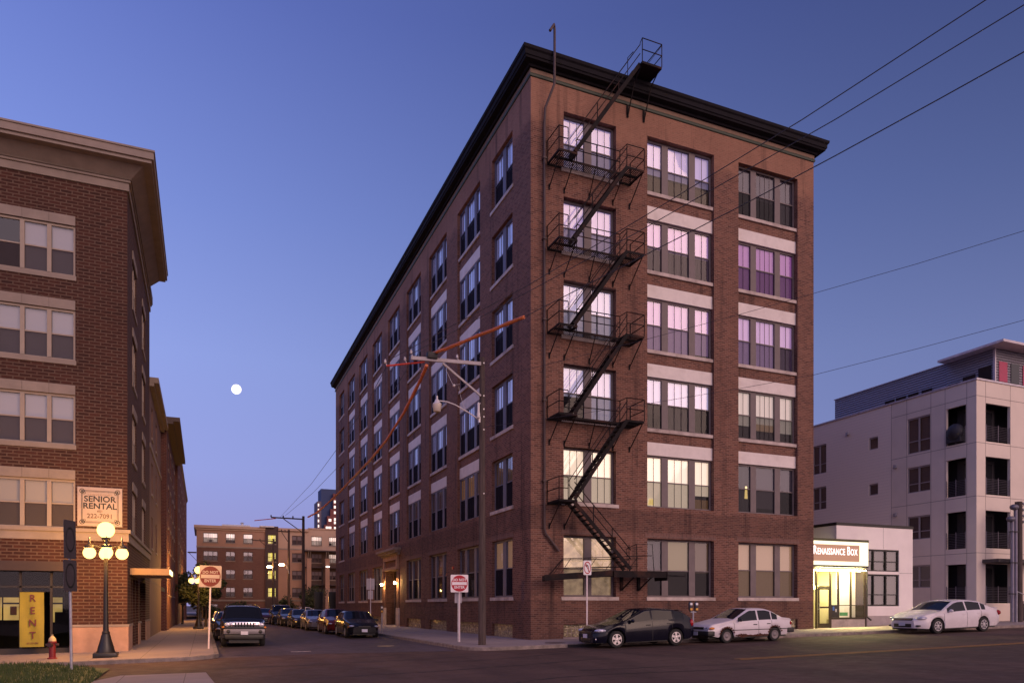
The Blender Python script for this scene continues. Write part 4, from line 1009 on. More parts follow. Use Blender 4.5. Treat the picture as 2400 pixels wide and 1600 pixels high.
window_unit(wb, wp, 0, 19.4, 22.2, 1.60, 3.32, .06, [.86, .86, .86], .08, bf, munt=(0, 0, 0), drop=1, edge=.05, meet=.36, scr=False, gl=m_gl_side, bottom_frame=.08)
window_unit(wb, wp, 0, 19.4, 22.2, 3.48, 4.66, .06, [.86, .86, .86], .08, bf, munt=(0, 0, 0), drop=1, edge=.05, meet=.45, scr=False, gl=m_gl_side, bottom_frame=.06)
# vestibule
VY = -.6; V0, V1 = 15.27, 19.02
m_yel = M('lobby_yellow', (.72, .62, .22, 1), .7, var=.06)
rm = MB(); rm.box(V0, 19.5, 2.6, 2.7, .4, 3.6); rm.box(15.2, 15.25, VY+.1, 2.6, .4, 3.6); rm.box(19.3, 19.4, .25, 2.6, .4, 3.6); rm.box(V0, 19.4, .1, 2.6, 3.55, 3.6)
rm.build('lobby_wall', m_yel, wb, True)
rm = MB(); rm.box(V0, 19.4, VY+.05, 2.6, gz(17)+.10, gz(17)+.16); rm.build('lobby_floor', M('lobby_floor', (.3, .25, .2, 1), .5), wb, True)
bz = M('vestibule_bronze', (.045, .030, .020, 1), .35, .3)
vf = MB()
for x in (15.30, 15.63, 16.58, 17.12, 17.98, 18.92): vf.box(x-.035, x+.035, VY-.03, VY+.06, .45 if x < 16.6 else .97, 3.46)
vf.box(15.24, 19.05, VY-.05, VY+.08, 3.462, 3.72); vf.box(16.62, 19.0, VY-.04, VY+.06, .92, 1.02); vf.box(17.155, 18.885, VY-.02, VY+.05, 1.62, 1.66)
vf.box(15.67, 16.54, VY-.03, VY+.05, 2.54, 2.62)
vf.box(18.955, 19.04, VY-.04, .0, .5, 3.46)
vfo = vf.build('vestibule_frame', bz, wb, True)
w = MB(); w.box(16.62, 19.0, VY-.02, VY+.3, .3, .918); w.build('vestibule_base', m_stone, wb, True)
w = MB(); w.box(16.62, 17.085, VY-.02, VY+.04, 1.022, 1.66); w.build('entry_panel', m_black, wb, True)
w = MB(); w.box(16.70, 16.80, VY-.034, VY-.022, 1.38, 1.58); w.build('access_sign', M('access_blue', (.03, .12, .5, 1), .5), wb, True)
w = MB(); w.box(16.87, 16.95, VY-.05, VY-.022, 1.30, 1.46); w.build('intercom', m_galv, wb, True)
w = MB(); w.box(17.2, 17.75, VY-.01, VY+.0, 1.10, 1.28); w.build('window_notice', M('notice_green', (.05, .25, .08, 1), .5), wb, True)
gq = MB(); gq.quad((15.3, VY, .5), (18.95, VY, .5), (18.95, VY, 3.46), (15.3, VY, 3.46)); o = gq.build('glass', m_gl, vfo, fixn=False); o.location = -absloc(vfo)
dr = MB(); dr.box(15.62, 16.06, VY-.02, VY+.04, .45, .60)
dr = MB()
D0, D1 = 15.68, 16.53
dr.box(D0, D0+.12, VY-.045, VY-.031, .5, 2.53); dr.box(D1-.12, D1, VY-.045, VY-.031, .5, 2.53); dr.box(D0, D1, VY-.046, VY-.032, 2.44, 2.53); dr.box(D0, D1, VY-.046, VY-.032, .5, .72); dr.box(D0, D1, VY-.046, VY-.032, 1.5, 1.58)
dro = dr.build('door', bz, wb, True)
h = MB(); h.tube([(D0+.03, VY-.05, 1.45), (D0+.03, VY-.12, 1.45), (D0+.03, VY-.12, 1.72), (D0+.03, VY-.05, 1.72)], .012, 6); o = h.build('handle', m_galv, dro); o.location = -absloc(dro)
ch = MB(); ch.lathe([(.0, 2.50), (.16, 2.53), (.24, 2.64), (.25, 2.68)], (16.95, .9, 0), 16); ch.tube([(16.95, .9, 2.68), (16.95, .9, 3.55)], .012, 6)
ch.build('ceiling_lamp', glowmat('lobby_lamp', (1, .88, .20, 1), 26), wb, True)
ch = MB(); ch.box(15.4, 18.7, -.35, -.2, 3.42, 3.455); ch.build('strip_light', glowmat('strip_lamp', (1, .90, .22, 1), 30), wb, True)
ch = MB(); ch.box(15.5, 18.8, -.80, -.66, 3.43, 3.455); ch.build('canopy_soffit_light', glowmat('soffit_lamp', (1, .86, .36, 1), 260), wb, True)
dp = MB(); dp.tube([(19.08, VY-.02, 3.4), (19.08, VY-.02, 1.05), (19.3, VY-.1, .86)], .05, 8); dp.build('downpipe', m_black, wb, True)
# the whole low building stands a little behind the brick facade line
wb.location = (17.21, .90, .244); wb.scale = (1.031, 1.031, 1.031)
# lit sign box
SG = .05
A = onY(2035, 1271, SG); Bq = onY(2035, 1326, SG); SX0, SX1, SZ0, SZ1 = 16.08, A.x, Bq.z, A.z
sb = thing('shop_sign_box', 'glowing cream sign box with reddish lettered panel over the entrance of the low white building', 'sign', (SX0, SG, SZ0))
sw_, sh_ = SX1-SX0, SZ1-SZ0
m = MB(); m.box(0, sw_, 0, .9, 0, sh_); m.build('box', glowmat('sign_cream_lit', (1.0, .95, .60, 1), 1.15, (.7, .66, .5, 1)), sb)
m = MB(); m.box(-.02, sw_+.02, -.02, .92, sh_+.002, sh_+.13); m.build('top_trim', M('sign_olive', (.08, .08, .03, 1), .6), sb)
m = MB(); m.box(-.02, sw_+.02, -.01, .91, -.10, -.002); m.build('bottom_trim', m_black, sb)
PW = onY(2013.5, 1300, SG).x-SX0; pz0, pz1 = onY(2013.5, 1316, SG).z-SZ0, onY(2013.5, 1278, SG).z-SZ0
m = MB(); m.box(.0, PW, -.02, -.003, pz0, pz1); m.build('panel', glowmat('sign_salmon_lit', (.56, .29, .18, 1), .50, (.36, .22, .15, 1)), sb)
m_sl = glowmat('sign_letter_lit', (1, .95, .9, 1), 1.4)
x = 0.0; letters = []
for big, small in (('R', 'ENAISSANCE'), ('B', 'OX')):
    for tt, size, z in ((big, 1.0, 0), (small, .74, -.085)):
        q = text_mb(tt, size, (0, z), .003, .008, .92, 1.06, 'LEFT'); q.v = [(v[0]+x, v[1], v[2]) for v in q.v]; x = max(v[0] for v in q.v)+.03; letters.append(q)
    x += .26
xr = max(v[0] for q in letters for v in q.v); x0_ = onY(1905, 1300, SG).x-SX0; x1_ = onY(2009, 1300, SG).x-SX0; kk = (x1_-x0_)/xr; zc_ = pz0+(pz1-pz0)*.62
for q in letters:
    q.v = [(x0_+v[0]*kk, v[1]*.3-.027, zc_+v[2]*kk*1.35) for v in q.v]; q.build('lettering', m_sl, sb)
# inner emission for the room is only its lamps

# ---------------------------------------------------------------- white four storey apartment building
AX, AY = 29.2, .5
ab = thing('white_apartment_building', 'pale four storey apartment building with corner balconies and corrugated metal penthouse', 'building', (AX, AY, gz(29)))
m_apan = M('pale_panel', (.72, .61, .53, 1), .7, var=.05, scale=.6)
def siding(name, col, pitch, dark=.55):
    k = NT(name); t = k.coord(); s3 = k.n('ShaderNodeSeparateXYZ'); k.set(s3.inputs[0], t)
    f = k.math('FRACT', k.math('DIVIDE', s3.outputs[2], pitch))
    c = k.mix(k.rng(f, .0, .12, 1, 0), col, tuple(x*dark for x in col[:3])+(1,)); k.set(k.b.inputs['Base Color'], c); k.b.inputs['Roughness'].default_value = .7; k.bump(f, .4, .03); return k.m
m_sid = siding('lap_siding', (.84, .72, .64, 1), .20, .72)
def corrug(name, col, pitch):
    k = NT(name); t = k.coord(); s3 = k.n('ShaderNodeSeparateXYZ'); k.set(s3.inputs[0], t)
    f = k.math('SINE', k.math('MULTIPLY', s3.outputs[2], 6.2832/pitch)); k.b.inputs['Base Color'].default_value = col; k.b.inputs['Metallic'].default_value = .3; k.b.inputs['Roughness'].default_value = .5
    c = k.mix(k.rng(f, -.9, -.3, 0, 1), tuple(x*.35 for x in col[:3])+(1,), col); k.set(k.b.inputs['Base Color'], c); k.bump(f, 1, .04); return k.m
m_corr = corrug('corrugated_metal', (.40, .38, .45, 1), .16)
AZ = 15.0; APX, APY = PL('X', AX), PL('Y', AY)
rows = [(11.42, 13.70), (8.90-.65, 10.52), (5.05, 7.30), (1.76, 4.11)]
westw = [(3.51, 5.14, 11.42, 13.70), (3.51, 5.14, 8.89, 10.53), (3.51, 5.14, 5.86, 7.36), (3.51, 5.14, 2.75, 4.20)]
westb = [(1.15, 2.42, a, b, .16) for a, b in rows]
westo = [(7.4, 8.14, 12.28, 13.12), (7.4, 8.14, 9.16, 9.94), (11.9, 13.2, 11.4, 13.53), (11.9, 13.2, 8.74, 10.41)]
w = MB(); wall(w, APX, AY, 6.35, -1, AZ, [h+(.12,) for h in westw]+westb, .12); wall(w, APY, AX, 50, -1, AZ, [(30.02, 32.22, a, b, .16) for a, b in rows]+[(35, 37.2, a, b, .16) for a, b in rows], .16)
w.build('panel_wall', m_apan, ab, True, fixn=False)
w = MB(); wall(w, APX, 6.35, 24, -1, AZ, [h+(.12,) for h in westo], .12); w.quad((AX, 24, -1), (50, 24, -1), (50, 24, AZ), (AX, 24, AZ)); w.build('siding_wall', m_sid, ab, True, fixn=False)
w = MB(); w.box(AX+1.3, 49.8, AY+1.3, 23.8, -.5, 14.6); w.build('dark_room_core', m_dark, ab, True)  # added dark filling, so the openings look into unlit rooms
w = MB(); w.box(AX-.06, 50, AY-.06, 24, AZ+.002, AZ+.10); w.build('roof_edge', M('roof_edge_metal', (.55, .50, .55, 1), .4, .3), ab, True)
w = MB()
for z in (14.07, 11.30, 8.12, 4.75):
    w.box(AX-.004, AX-.001, AY, 6.35, z-.012, z+.012); w.box(AX, 50, AY-.004, AY-.001, z-.012, z+.012)
for y in (1.1, 2.5, 3.46, 5.18, 6.35): w.box(AX-.005, AX-.0012, y-.01, y+.01, -.5, AZ)
for x in (30.0, 32.24, 34.9): w.box(x-.01, x+.01, AY-.005, AY-.0012, -.5, AZ)
w.build('panel_joint', M('joint_dark', (.16, .12, .12, 1), .9, var=0), ab, True)
m_afr = M('apartment_frame', (.34, .29, .31, 1), .5, var=.05)
B_ap = blindmat('apartment_dim', (80, 62, 70), .05, 0, base=(.06, .045, .05, 1), soft=.6)
af = {'frame': m_afr, 'blind': B_ap, 'screen': m_screen}
for a, b, c, d in westw: window_unit(ab, APX, 1, a, b, c, d, .05, [.75, .75], .06, af, munt=(0, 0), drop=1, edge=.05, meet=.34, scr=False, gl=m_gl_side, bottom_frame=.05)
for a, b, c, d in westo: window_unit(ab, APX, 1, a, b, c, d, .05, [.75] if b-a < 1 else [.55, .55], .06, af, munt=(0, 0), drop=1, edge=.05, meet=.33 if b-a > 1 else .05, scr=False, gl=m_gl_side, bottom_frame=.04)
m_recess = M('recess_wall', (.055, .045, .045, 1), .8, var=.1)
for i, (a, b) in enumerate(rows):
    # slab, back walls, sliding door and railings of each corner balcony
    w = MB(); w.box(AX+.9, 32.2, AY+.95, AY+1.2, a, b); w.box(AX+.95, AX+1.2, AY+1.0, AY+1.9, a, b); bo = w.build('balcony', m_recess, ab, True)
    w = MB(); w.box(30.3, 31.9, AY+.90, AY+.945, a+.05, b-.2); dd_ = w.build('balcony_door', m_gl_side if False else M('door_glass_dark', (.02, .02, .025, 1), .08, var=0), ab, True)
    w = MB(); w.box(AX+.86, AX+.897, AY+.98, AY+1.4, a+.05, b-.2); w.build('balcony_door', MATS['door_glass_dark'], ab, True)
    r = MB()
    for P, u0, u1 in ((APY, 30.05, 32.19), (APX, AY+.68, AY+1.90)):
        for j in range(9): p0 = P(u0, -.01, a+.12+j*.1); p1 = P(u1, -.01, a+.12+j*.1); r.tube([p0, p1], .011, 5)
        for t_ in (0, .5, 1): p0 = P(u0+(u1-u0)*t_, -.01, a+.02); p1 = P(u0+(u1-u0)*t_, -.01, a+1.02); r.tube([p0, p1], .022, 6)
    r.build('balcony_railing', M('railing_grey', (.16, .14, .17, 1), .5, .4), ab, True)
gr = MB(); gr.sphere((AX-.05, AY+1.3, 12.15), .55, 14, 10, (.7, .95, .95)); gr.box(AX-.2, AX+.5, AY+.9, AY+1.8, 11.55, 12.3)
tag(gr.build('covered_grill', M('grill_cover', (.03, .028, .035, 1), .6)), 'black covered barbecue grill on the top west balcony of the pale apartment building', 'grill')
for z, y in ((14.1-.3, 9.9), (10.8, 6.0), (7.6, 6.0)):
    m = MB(); m.box(AX-.16, AX-.001, y-.09, y+.09, z-.1, z+.1); m.build('vent_hood', m_galv, ab, True)
w = MB(); w.box(29.7, 50, AY-1.0, AY-.002, 4.16, 4.36); w.build('porch_roof', M('porch_brown', (.05, .04, .045, 1), .6), ab, True)
w = MB()
for i in range(7): w.box(33.0+i*.0, 36, AY-1.9+i*.27, AY-1.9+(i+1)*.27, gz(33)+.13, gz(33)+.13+.17*(i+1))
w.build('porch_steps', m_walk, ab, True)
w = MB()
for y in (AY-1.9, ): w.tube([(29.9, y, gz(30)+1.9), (32.6, y, gz(30)+1.2), (32.6, y, gz(30)+.13)], .025, 6); w.tube([(29.9, y, gz(30)+1.9), (29.9, y, gz(30)+.13)], .025, 6)
w.build('porch_rail', m_galv, ab, True)
# penthouse
w = MB(); w.box(AX+1.8, 48, 3.70, 12.8, AZ+.1, 17.12); w.build('penthouse_wall', m_corr, ab, True)
w = MB(); w.box(AX+1.7, 48, AY+.02, 3.68, AZ+.1, 17.08); w.build('penthouse_wall', m_corr, ab, True)
w = MB(); w.box(AX+.9, 48, -.5, 3.7, 17.082, 17.22); w.build('penthouse_roof', M('penthouse_roof', (.6, .52, .56, 1), .5), ab, True)
w = MB(); w.box(AX+1.74, 48, 3.7, 12.86, 17.122, 17.18); w.build('penthouse_coping', MATS['roof_edge_metal'], ab, True)
for y in (4.75, 5.75, 6.7, 7.6):
    w = MB(); w.box(AX+1.76, AX+1.799, y, y+.75, 15.32, 15.88); w.build('penthouse_window', MATS['door_glass_dark'], ab, True)
for y, z in ((.75, 16.15), (1.75, 15.9), (2.75, 15.7)):
    w = MB(); w.box(AX+1.66, AX+1.699, y, y+.8, 15.15, z); w.build('penthouse_window', MATS['door_glass_dark'], ab, True)
w = MB(); w.box(AX+1.62, AX+1.72, AY-.02, AY+.12, 15.1, 17.08); w.build('corner_post', MATS['roof_edge_metal'], ab, True)
for i in range(5):
    w = MB(); w.box(AX+2.0+i*1.1, AX+2.75+i*1.1, AY-.02, AY+.015, 15.15, 16.35); w.build('penthouse_door', M('magenta_panel', (.42, .03, .10, 1), .5) if i % 2 == 0 else MATS['door_glass_dark'], ab, True)

# ---------------------------------------------------------------- far apartment building that closes the side street
FY = 88
fb = thing('far_apartment_building', 'five storey brick apartment building closing the far end of the side street', 'building', (-2, FY, gz(-2)))
m_fb = brick('far_brick', (.17, .082, .065, 1), (.13, .062, .052, 1), (.22, .14, .11, 1), bw=.3, rh=.1, stain_amt=.1, bump=0)
m_fs = M('far_stucco', (.36, .21, .15, 1), .9, var=.08, scale=.5); m_fp = M('far_stucco_pale', (.45, .31, .24, 1), .9, var=.08, scale=.5); m_fd = M('far_tower_dark', (.07, .045, .045, 1), .9, var=.1)
FP = PL('Y', FY)
rz_ = [(10.92, 12.33), (8.25, 9.65), (5.60, 6.96), (2.90, 4.33), (.2, 1.86)]
cols = [(-13.10, -11.12, 3), (-10.02, -8.72, 2), (-7.57, -6.24, 2)]
def fwall(x0, x1, z0, z1, mat, holes, n0=0.0, y=FY):
    w = MB(); wall(w, PL('Y', y), x0, x1, z0, z1, [h for h in holes if x0 < (h[0]+h[1])/2 < x1 and z0 < (h[2]+h[3])/2 < z1], .12, n0); w.build('wall', mat, fb, True, fixn=False)
HB = [(a, b, z0, z1) for a, b, n_ in cols for z0, z1 in rz_]; HT = [(-4.10, -2.90, z0, z1) for z0, z1 in rz_[:4]]; HM = [(-.55, .95, z0, z1) for z0, z1 in rz_[:4]]
HR = [(a, b, z0, z1) for a, b in ((2.35, 3.95), (5.0, 6.7), (8.2, 9.8), (11.5, 13.1)) for z0, z1 in rz_[:4]]
fwall(-14.0, -4.45, 10.35, 13.0, m_fs, HB); fwall(-14.0, -4.45, -1, 10.15, m_fb, HB)
fwall(-4.45, -2.58, -1, 13.6, m_fd, HT, y=FY-.25)
fwall(-2.58, 1.75, 10.35, 13.0, m_fp, HM); fwall(-2.58, 1.75, -1, 10.15, m_fs, HM)
fwall(1.75, 22, 9.9, 13.4, m_fp, HR); fwall(1.75, 22, -1, 9.9, M('far_recess', (.10, .06, .05, 1), .9), HR)
w = MB(); w.quad((-14, FY, -1), (-14, FY+14, -1), (-14, FY+14, 13), (-14, FY, 13)); w.box(-4.451, -4.449, FY-.25, FY, -1, 13.6); w.box(-2.581, -2.579, FY-.25, FY, -1, 13.6); w.build('side_wall', m_fs, fb, True, fixn=False)
w = MB(); w.box(-13.6, 21, FY+.9, FY+13, -1, 12.9); w.build('dark_room_core', m_dark, fb, True)  # dark core added behind the windows in place of unlit rooms
w = MB(); w.box(-14.35, -4.46, FY-.35, FY+14, 13.002, 13.4); w.box(-14.15, -4.46, FY-.15, FY-.001, 12.75, 13.0); w.box(-2.57, 1.9, FY-.35, FY+14, 13.002, 13.4); w.box(1.905, 22, FY-.12, FY+14, 13.402, 13.6); w.build('cornice', m_fp, fb, True)
w = MB(); w.box(-14.04, -4.46, FY-.06, FY+.1, 10.152, 10.348); w.box(-14.04, -4.46, FY-.06, FY-.001, 2.25, 2.5); w.build('belt_course', m_cast, fb, True); w = MB(); w.box(-2.57, 1.74, FY-.06, FY+.1, 10.152, 10.348); w.box(-2.57, 1.74, FY-.06, FY-.001, 2.25, 2.5); w.build('belt_course', m_cast, fb, True)
B_fl = blindmat('far_lit', (255, 220, 200), .75, 0, soft=.7); B_fy = blindmat('far_yellow', (240, 220, 90), .8, 0); B_fd = blindmat('far_dim', (130, 96, 96), .25, 0, base=(.2, .15, .15, 1), soft=.6)
ff = {'frame': M('far_frame', (.10, .06, .055, 1), .7, var=0), 'screen': screen('insect_screen_light', .62, (.05, .035, .04, 1))}
random.seed(9)
def fwin(P, a, b, c, d, n_, bl, scr=True): window_unit(fb, P, 0, a, b, c, d, .06, [.5]*n_, .07, dict(ff, blind=bl), munt=(0,)*n_, drop=[random.choice((1, 1, .7)) for _ in range(n_)], edge=.06, scr=scr, sill=(.05, .06, .12), sillmat=m_cast, gl=m_gl_side)
for a, b, n_ in cols:
    for i, (z0, z1) in enumerate(rz_): fwin(FP, a, b, z0, z1, n_, B_fl if i == 0 else B_fd)
for i, (z0, z1) in enumerate(rz_[:4]): fwin(PL('Y', FY-.25), -4.10, -2.90, z0, z1, 2, B_fy, False); fwin(FP, -.55, .95, z0, z1, 2, B_fd)
for a, b, z0, z1 in HR: fwin(FP, a, b, z0, z1, 3, B_fl if z0 > 8 and random.random() < .4 else B_fd)
for x in (1.8, 4.55, 7.6, 10.9):
    w = MB(); w.box(x-.32, x+.32, FY-1.7, FY-1.05, -.5, 8.6); w.box(x-.36, x+.36, FY-1.74, FY-1.01, 8.602, 8.8); w.build('porch_column', m_fs, fb, True)
for z in (9.9, 7.4, 4.7): w = MB(); w.box(1.2, 20, FY-1.9 if z > 9 else FY-1.0, FY-.002, z, z+.16); w.build('balcony_slab', m_fd, fb, True)
w = MB()
for x in (1.7, 2.0, 4.4, 4.7, 7.5, 7.8): w.bar((x, FY-1.8, 9.85), (x, FY-1.2, 8.85), .09)
w.build('pergola_strut', m_cast, fb, True)
w = MB(); w.box(-5.3, -3.2, FY-.7, FY-.3, 13.401, 13.6); w.box(-10.5, -6.5, FY+2, FY+4, 13.4, 13.85); w.lathe([(.2, 13.8), (.2, 14.2), (.35, 14.25), (0, 14.4)], (-7.6, FY+3, 0), 10); w.build('roof_unit', M('roof_unit_white', (.6, .58, .6, 1), .6), fb, True)
w = MB(); w.box(-15.2, -14.02, FY-.3, FY+.5, 9.3, 9.45); w.bar((-14.02, FY, 8.2), (-15.0, FY, 9.3), .06); w.build('side_canopy', m_fd, fb, True)
# low beige building beyond the left row
lw = thing('low_beige_building', 'low beige flat roofed building far down the left sidewalk', 'building', (-19, 95, gz(-19)))
w = MB(); w.box(-32, -15.9, 95, 110, -1, 6.6); w.build('wall', m_fp, lw, True); w = MB(); w.box(-32.3, -15.6, 94.7, 110, 6.602, 7.0); w.build('roof_edge', m_cast, lw, True); w = MB(); w.box(-21, -18.5, 97, 99, 7.002, 9.0); w.build('roof_unit', m_fp, lw, True)
# distant tower
tw = thing('distant_tower', 'distant high rise tower with blue glass top and lit red brick flank', 'building', (52, 400, 0))
m_tb = M('tower_glass_blue', (.022, .04, .12, 1), .7, var=.1, scale=.1); m_tr = M('tower_brick', (.17, .055, .05, 1), .9, var=.1, scale=.05)
w = MB(); w.box(48.8, 58, 400, 412, 0, 68.2); w.build('glass_shaft', m_tb, tw, True)
w = MB(); w.box(46.6, 48.79, 399, 412, 0, 60.8); w.build('balcony_shaft', M('tower_grey', (.13, .10, .13, 1), .8), tw, True)
w = MB(); w.box(50.2, 60, 397, 399.99, 0, 47.5); w.box(51.8, 60, 397.1, 399.9, 47.5, 52.5); w.box(53.6, 60, 397.2, 399.8, 52.5, 56.5); w.box(55.2, 60, 397.3, 399.7, 56.5, 65.5); w.build('brick_shaft', m_tr, tw, True)
m_tl = glowmat('tower_window_lit', (1.0, .72, .60, 1), 1.1)
for x, zs_ in ((46.9, range(40, 60, 3)), (51.0, (45, 42)), (52.6, (49.4, 45, 42.1, 39)), (55.6, (60, 57, 53.8, 50, 48.1, 45, 42.1, 39)), (57.8, (62, 59, 56, 53, 50, 48, 45, 42.1))):
    for z in zs_:
        w = MB(); w.box(x, x+(1.5 if x > 50 else .7), 396.9 if x > 50 else 398.9, 397.29 if x > 50 else 399.3, z, z+1.5); w.build('window', m_tl, tw, True)

# ---------------------------------------------------------------- moon
mo = MB(); mo.sphere((0, 0, 0), 22.5, 32, 20); moon = mo.build('moon', glowmat('moonlight', (1.0, .93, .88, 1), 1.6, soft=.02)); moon.location = CAM + ray(554, 912)*3500
tag(moon, 'small round white moon low in the evening sky', 'moon')

# ---------------------------------------------------------------- utility poles and wires
def wire(pts, r, name, label, mat, n=5, cat='wire', group=None):
    m = MB(); m.tube(pts, r, n); o = m.build(name, mat); tag(o, label, cat, group); return o
m_wire = M('wire_rubber', (.035, .028, .035, 1), .6, var=0)
m_or = M('orange_sleeve', (.55, .13, .035, 1), .5, var=.2, scale=8)
PXp, PYp = -2.97, -1.94
def pole(name, label, x, y, top, r0, r1, parts, base=None):
    t = thing(name, label, 'utility pole', (x, y, (gz(x)+.13) if base is None else base)); b = absloc(t).z
    m = MB(); m.tube([(0, 0, -.1), (0, 0, (top-b)*.5), (0, 0, top-b)], [r0, (r0+r1)/2, r1], 14); m.build('pole', m_wood, t); return t
p1 = pole('utility_pole', 'tall weathered wooden utility pole on the corner in front of the brick building', PXp, PYp, 11.34, .155, .10, None)
bz_ = absloc(p1).z
m_arm = M('crossarm_grey', (.40, .35, .38, 1), .6, var=.15)
m = MB(); m.bar((-.1, -.12, 11.05-bz_), (-2.9, -.12, 10.92-bz_), .09, .13); m.build('crossarm', m_arm, p1)
m = MB(); m.bar((-.1, -.12, 9.8-bz_), (-1.65, -.12, 10.88-bz_), .06, .07); m.build('arm_brace', m_arm, p1)
m = MB(); m.tube([(-2.35, -.05, 10.86-bz_), (-3.75, .25, 10.62-bz_)], .035, 8); m.build('extension_arm', M('orange_arm', (.6, .06, .03, 1), .5), p1)
m = MB(); m.bbox(-2.28, -1.88, -.26, .02, 10.98-bz_, 11.22-bz_, .03); m.tube([(-1.9, -.12, 11.2-bz_), (-1.84, -.12, 11.4-bz_)], .02, 6); m.build('sleeve_clamp', m_black, p1)
m_ins = M('insulator_white', (.62, .56, .58, 1), .3, var=0)
for x, y, z, tl in ((-2.82, -.12, 10.99, .0), (-1.0, -.12, 11.06, 0), (-1.95, -.12, 11.04, .1), (-3.72, .25, 10.64, 0), (-3.0, .1, 10.78, 0)):
    m = MB(); m.tube([(x, y, z-bz_-.02), (x-.06, y, z-bz_+.10)], .014, 6); m.lathe([(.0, .09), (.04, .09), (.055, .14), (.03, .18), (.05, .2), (0, .24)], (x-.07, y, z-bz_), 10); m.build('insulator', m_ins, p1)
lt = thing('cobra_street_light', 'pale curved arm street light with unlit barrel lamp on the wooden pole', 'street light', (PXp-.12, PYp, 8.9))
m = MB(); m.tube([(0, 0, 0), (-.5, 0, .26), (-1.0, 0, .48), (-1.35, 0, .56), (-1.62, 0, .56)], .025, 8); m.box(-.03, .05, -.06, .06, -.12, .12); m.build('arm', m_ins, lt)
m = MB(); m.lathe([(.0, .74), (.03, .74), (.035, .62), (.08, .58), (.10, .5), (.17, .44), (.175, .42)], (-1.72, 0, 0), 14); m.build('lamp_housing', m_ins, lt)
m = MB(); m.lathe([(.17, .42), (.175, .34), (.14, .16), (.12, .13), (0, .13)], (-1.72, 0, 0), 14); m.build('lamp_lens', M('lens_dusty', (.5, .42, .36, 1), .35), lt)
m = MB(); m.tube([(-.02, -.05, 9.55-bz_), (-.16, -.05, 9.5-bz_)], .02, 6); m.lathe([(.06, 8.95), (.07, 9.1), (.05, 9.2), (.05, 9.5), (.02, 9.56)], (-.17, -.05, -bz_), 10); m.build('transformer_fuse', m_ins, p1)
for z in (11.1, 9.82, 9.3, 9.0, 8.5, 6.0):
    m = MB(); m.lathe([(0, -.13), (.03, -.13), (.03, -.09)], (.03, 0, z-bz_), 8, 'y'); m.build('bolt', m_ins, p1)
def along(start, direc, pix):
    """points of a wire hanging in the vertical plane through start with heading direc, read off the photograph"""
    s = Vector(start); d = Vector((direc[0], direc[1], 0)).normalized(); nrm = Vector((-d.y, d.x, 0)); out = []
    for p in pix:
        r = ray(*p); t = (s-CAM).dot(nrm)/r.dot(nrm); out.append(CAM+r*t)
    return out
def extend(pts, dist):
    d = (pts[-1]-pts[-2]); dh = math.hypot(d.x, d.y); return pts+[pts[-1]+d*(dist/dh)]
D1 = (.35, -.94)
GW = 'overhead wires crossing to the corner pole'
wire(extend(along((PXp-3.79, PYp+.25, 10.8), D1, [(907, 846), (1060, 763), (1230, 673), (1500, 513), (1881, 280), (2311, 0)]), 10), .011, 'overhead_wire', 'uppermost overhead wire from the end of the orange arm to the upper right sky', m_wire, group=GW)
wire(extend(along((PXp-3.07, PYp+.1, 10.9), D1, [(940, 842), (1080, 768), (1230, 688), (1500, 541), (1958, 280), (2400, 12)]), 10), .011, 'overhead_wire', 'second overhead wire crossing the brick building just below the uppermost one', m_wire, group=GW)
w3 = extend(along((PXp-2.0, PYp-.12, 11.2), D1, [(1014, 828), (1060, 812), (1120, 787), (1180, 763), (1228, 743), (1400, 655), (1519, 594), (1740, 481), (1960, 364), (2200, 233), (2400, 122)]), 10)
wire(w3, .013, 'overhead_wire', 'third overhead wire that carries the orange sleeve at the pole', m_wire, group=GW)
random.seed(2)
def sleeve(pts, name, label, r=.042):
    pp = []; rr = []
    for a, b in zip(pts, pts[1:]):
        L = (b-a).length; n = max(2, int(L/.22))
        for i in range(n): pp.append(a.lerp(b, i/n)+Vector((0, 0, random.uniform(-.008, .012)))); rr.append(r*random.choice((.9, 1, 1.0, 1.2)))
    pp.append(pts[-1]); rr.append(r); m = MB(); m.tube(pp, rr, 7); tag(m.build(name, m_or), label, 'cable sleeve')
sleeve(w3[:5], 'insulating_sleeve', 'short straight orange insulating sleeve rising right from the crossarm', .06)
w4 = along((PXp-2.0, PYp-.12, 11.1), (0, 1), [(1000, 856), (988, 885), (972, 918), (945, 970), (905, 1032), (870, 1075), (838, 1108), (800, 1148), (765, 1182), (740, 1202), (722, 1211)])
sleeve(w4, 'insulating_sleeve', 'long sagging orange insulating sleeve running down the side street to the far pole', .062)
for a, b, c_ in (((786, 1057), (730, 1133), (662, 1211)), ((786, 1100), (735, 1153), (680, 1208))):
    pass
wire(along((PXp-3.2, PYp+.2, 10.7), (0, 1), [(907, 856), (860, 945), (786, 1057), (730, 1133), (655, 1213)]), .012, 'overhead_wire', 'thin upper wire from the orange arm down to the far pole', m_wire, group='wires along the side street')
wire(along((PXp-2.9, PYp+.2, 10.7), (0, 1), [(963, 850), (880, 985), (786, 1100), (735, 1153), (668, 1208)]), .012, 'overhead_wire', 'thin lower wire from the crossarm down to the far pole', m_wire, group='wires along the side street')
GT2 = 'thin service wires on the right'
wa = along((-4.1, -2.0, 10.1), (.6, -.8), [(1065, 904), (1105, 895), (1242, 864), (1500, 799), (1740, 735), (1909, 687), (2150, 618), (2400, 541)])
wire(extend(wa, 8), .007, 'service_wire', 'thin upper service wire crossing the right sky above the apartment building', m_wire, group=GT2)
wb_ = along((-2.9, -2.05, 8.6), (.6, -.8), [(1136, 1000), (1300, 978), (1517, 946), (1740, 909), (1909, 878), (2150, 817), (2400, 750)])
wire(extend(wb_, 8), .007, 'service_wire', 'thin lower service wire crossing the right sky close above the penthouse', m_wire, group=GT2)
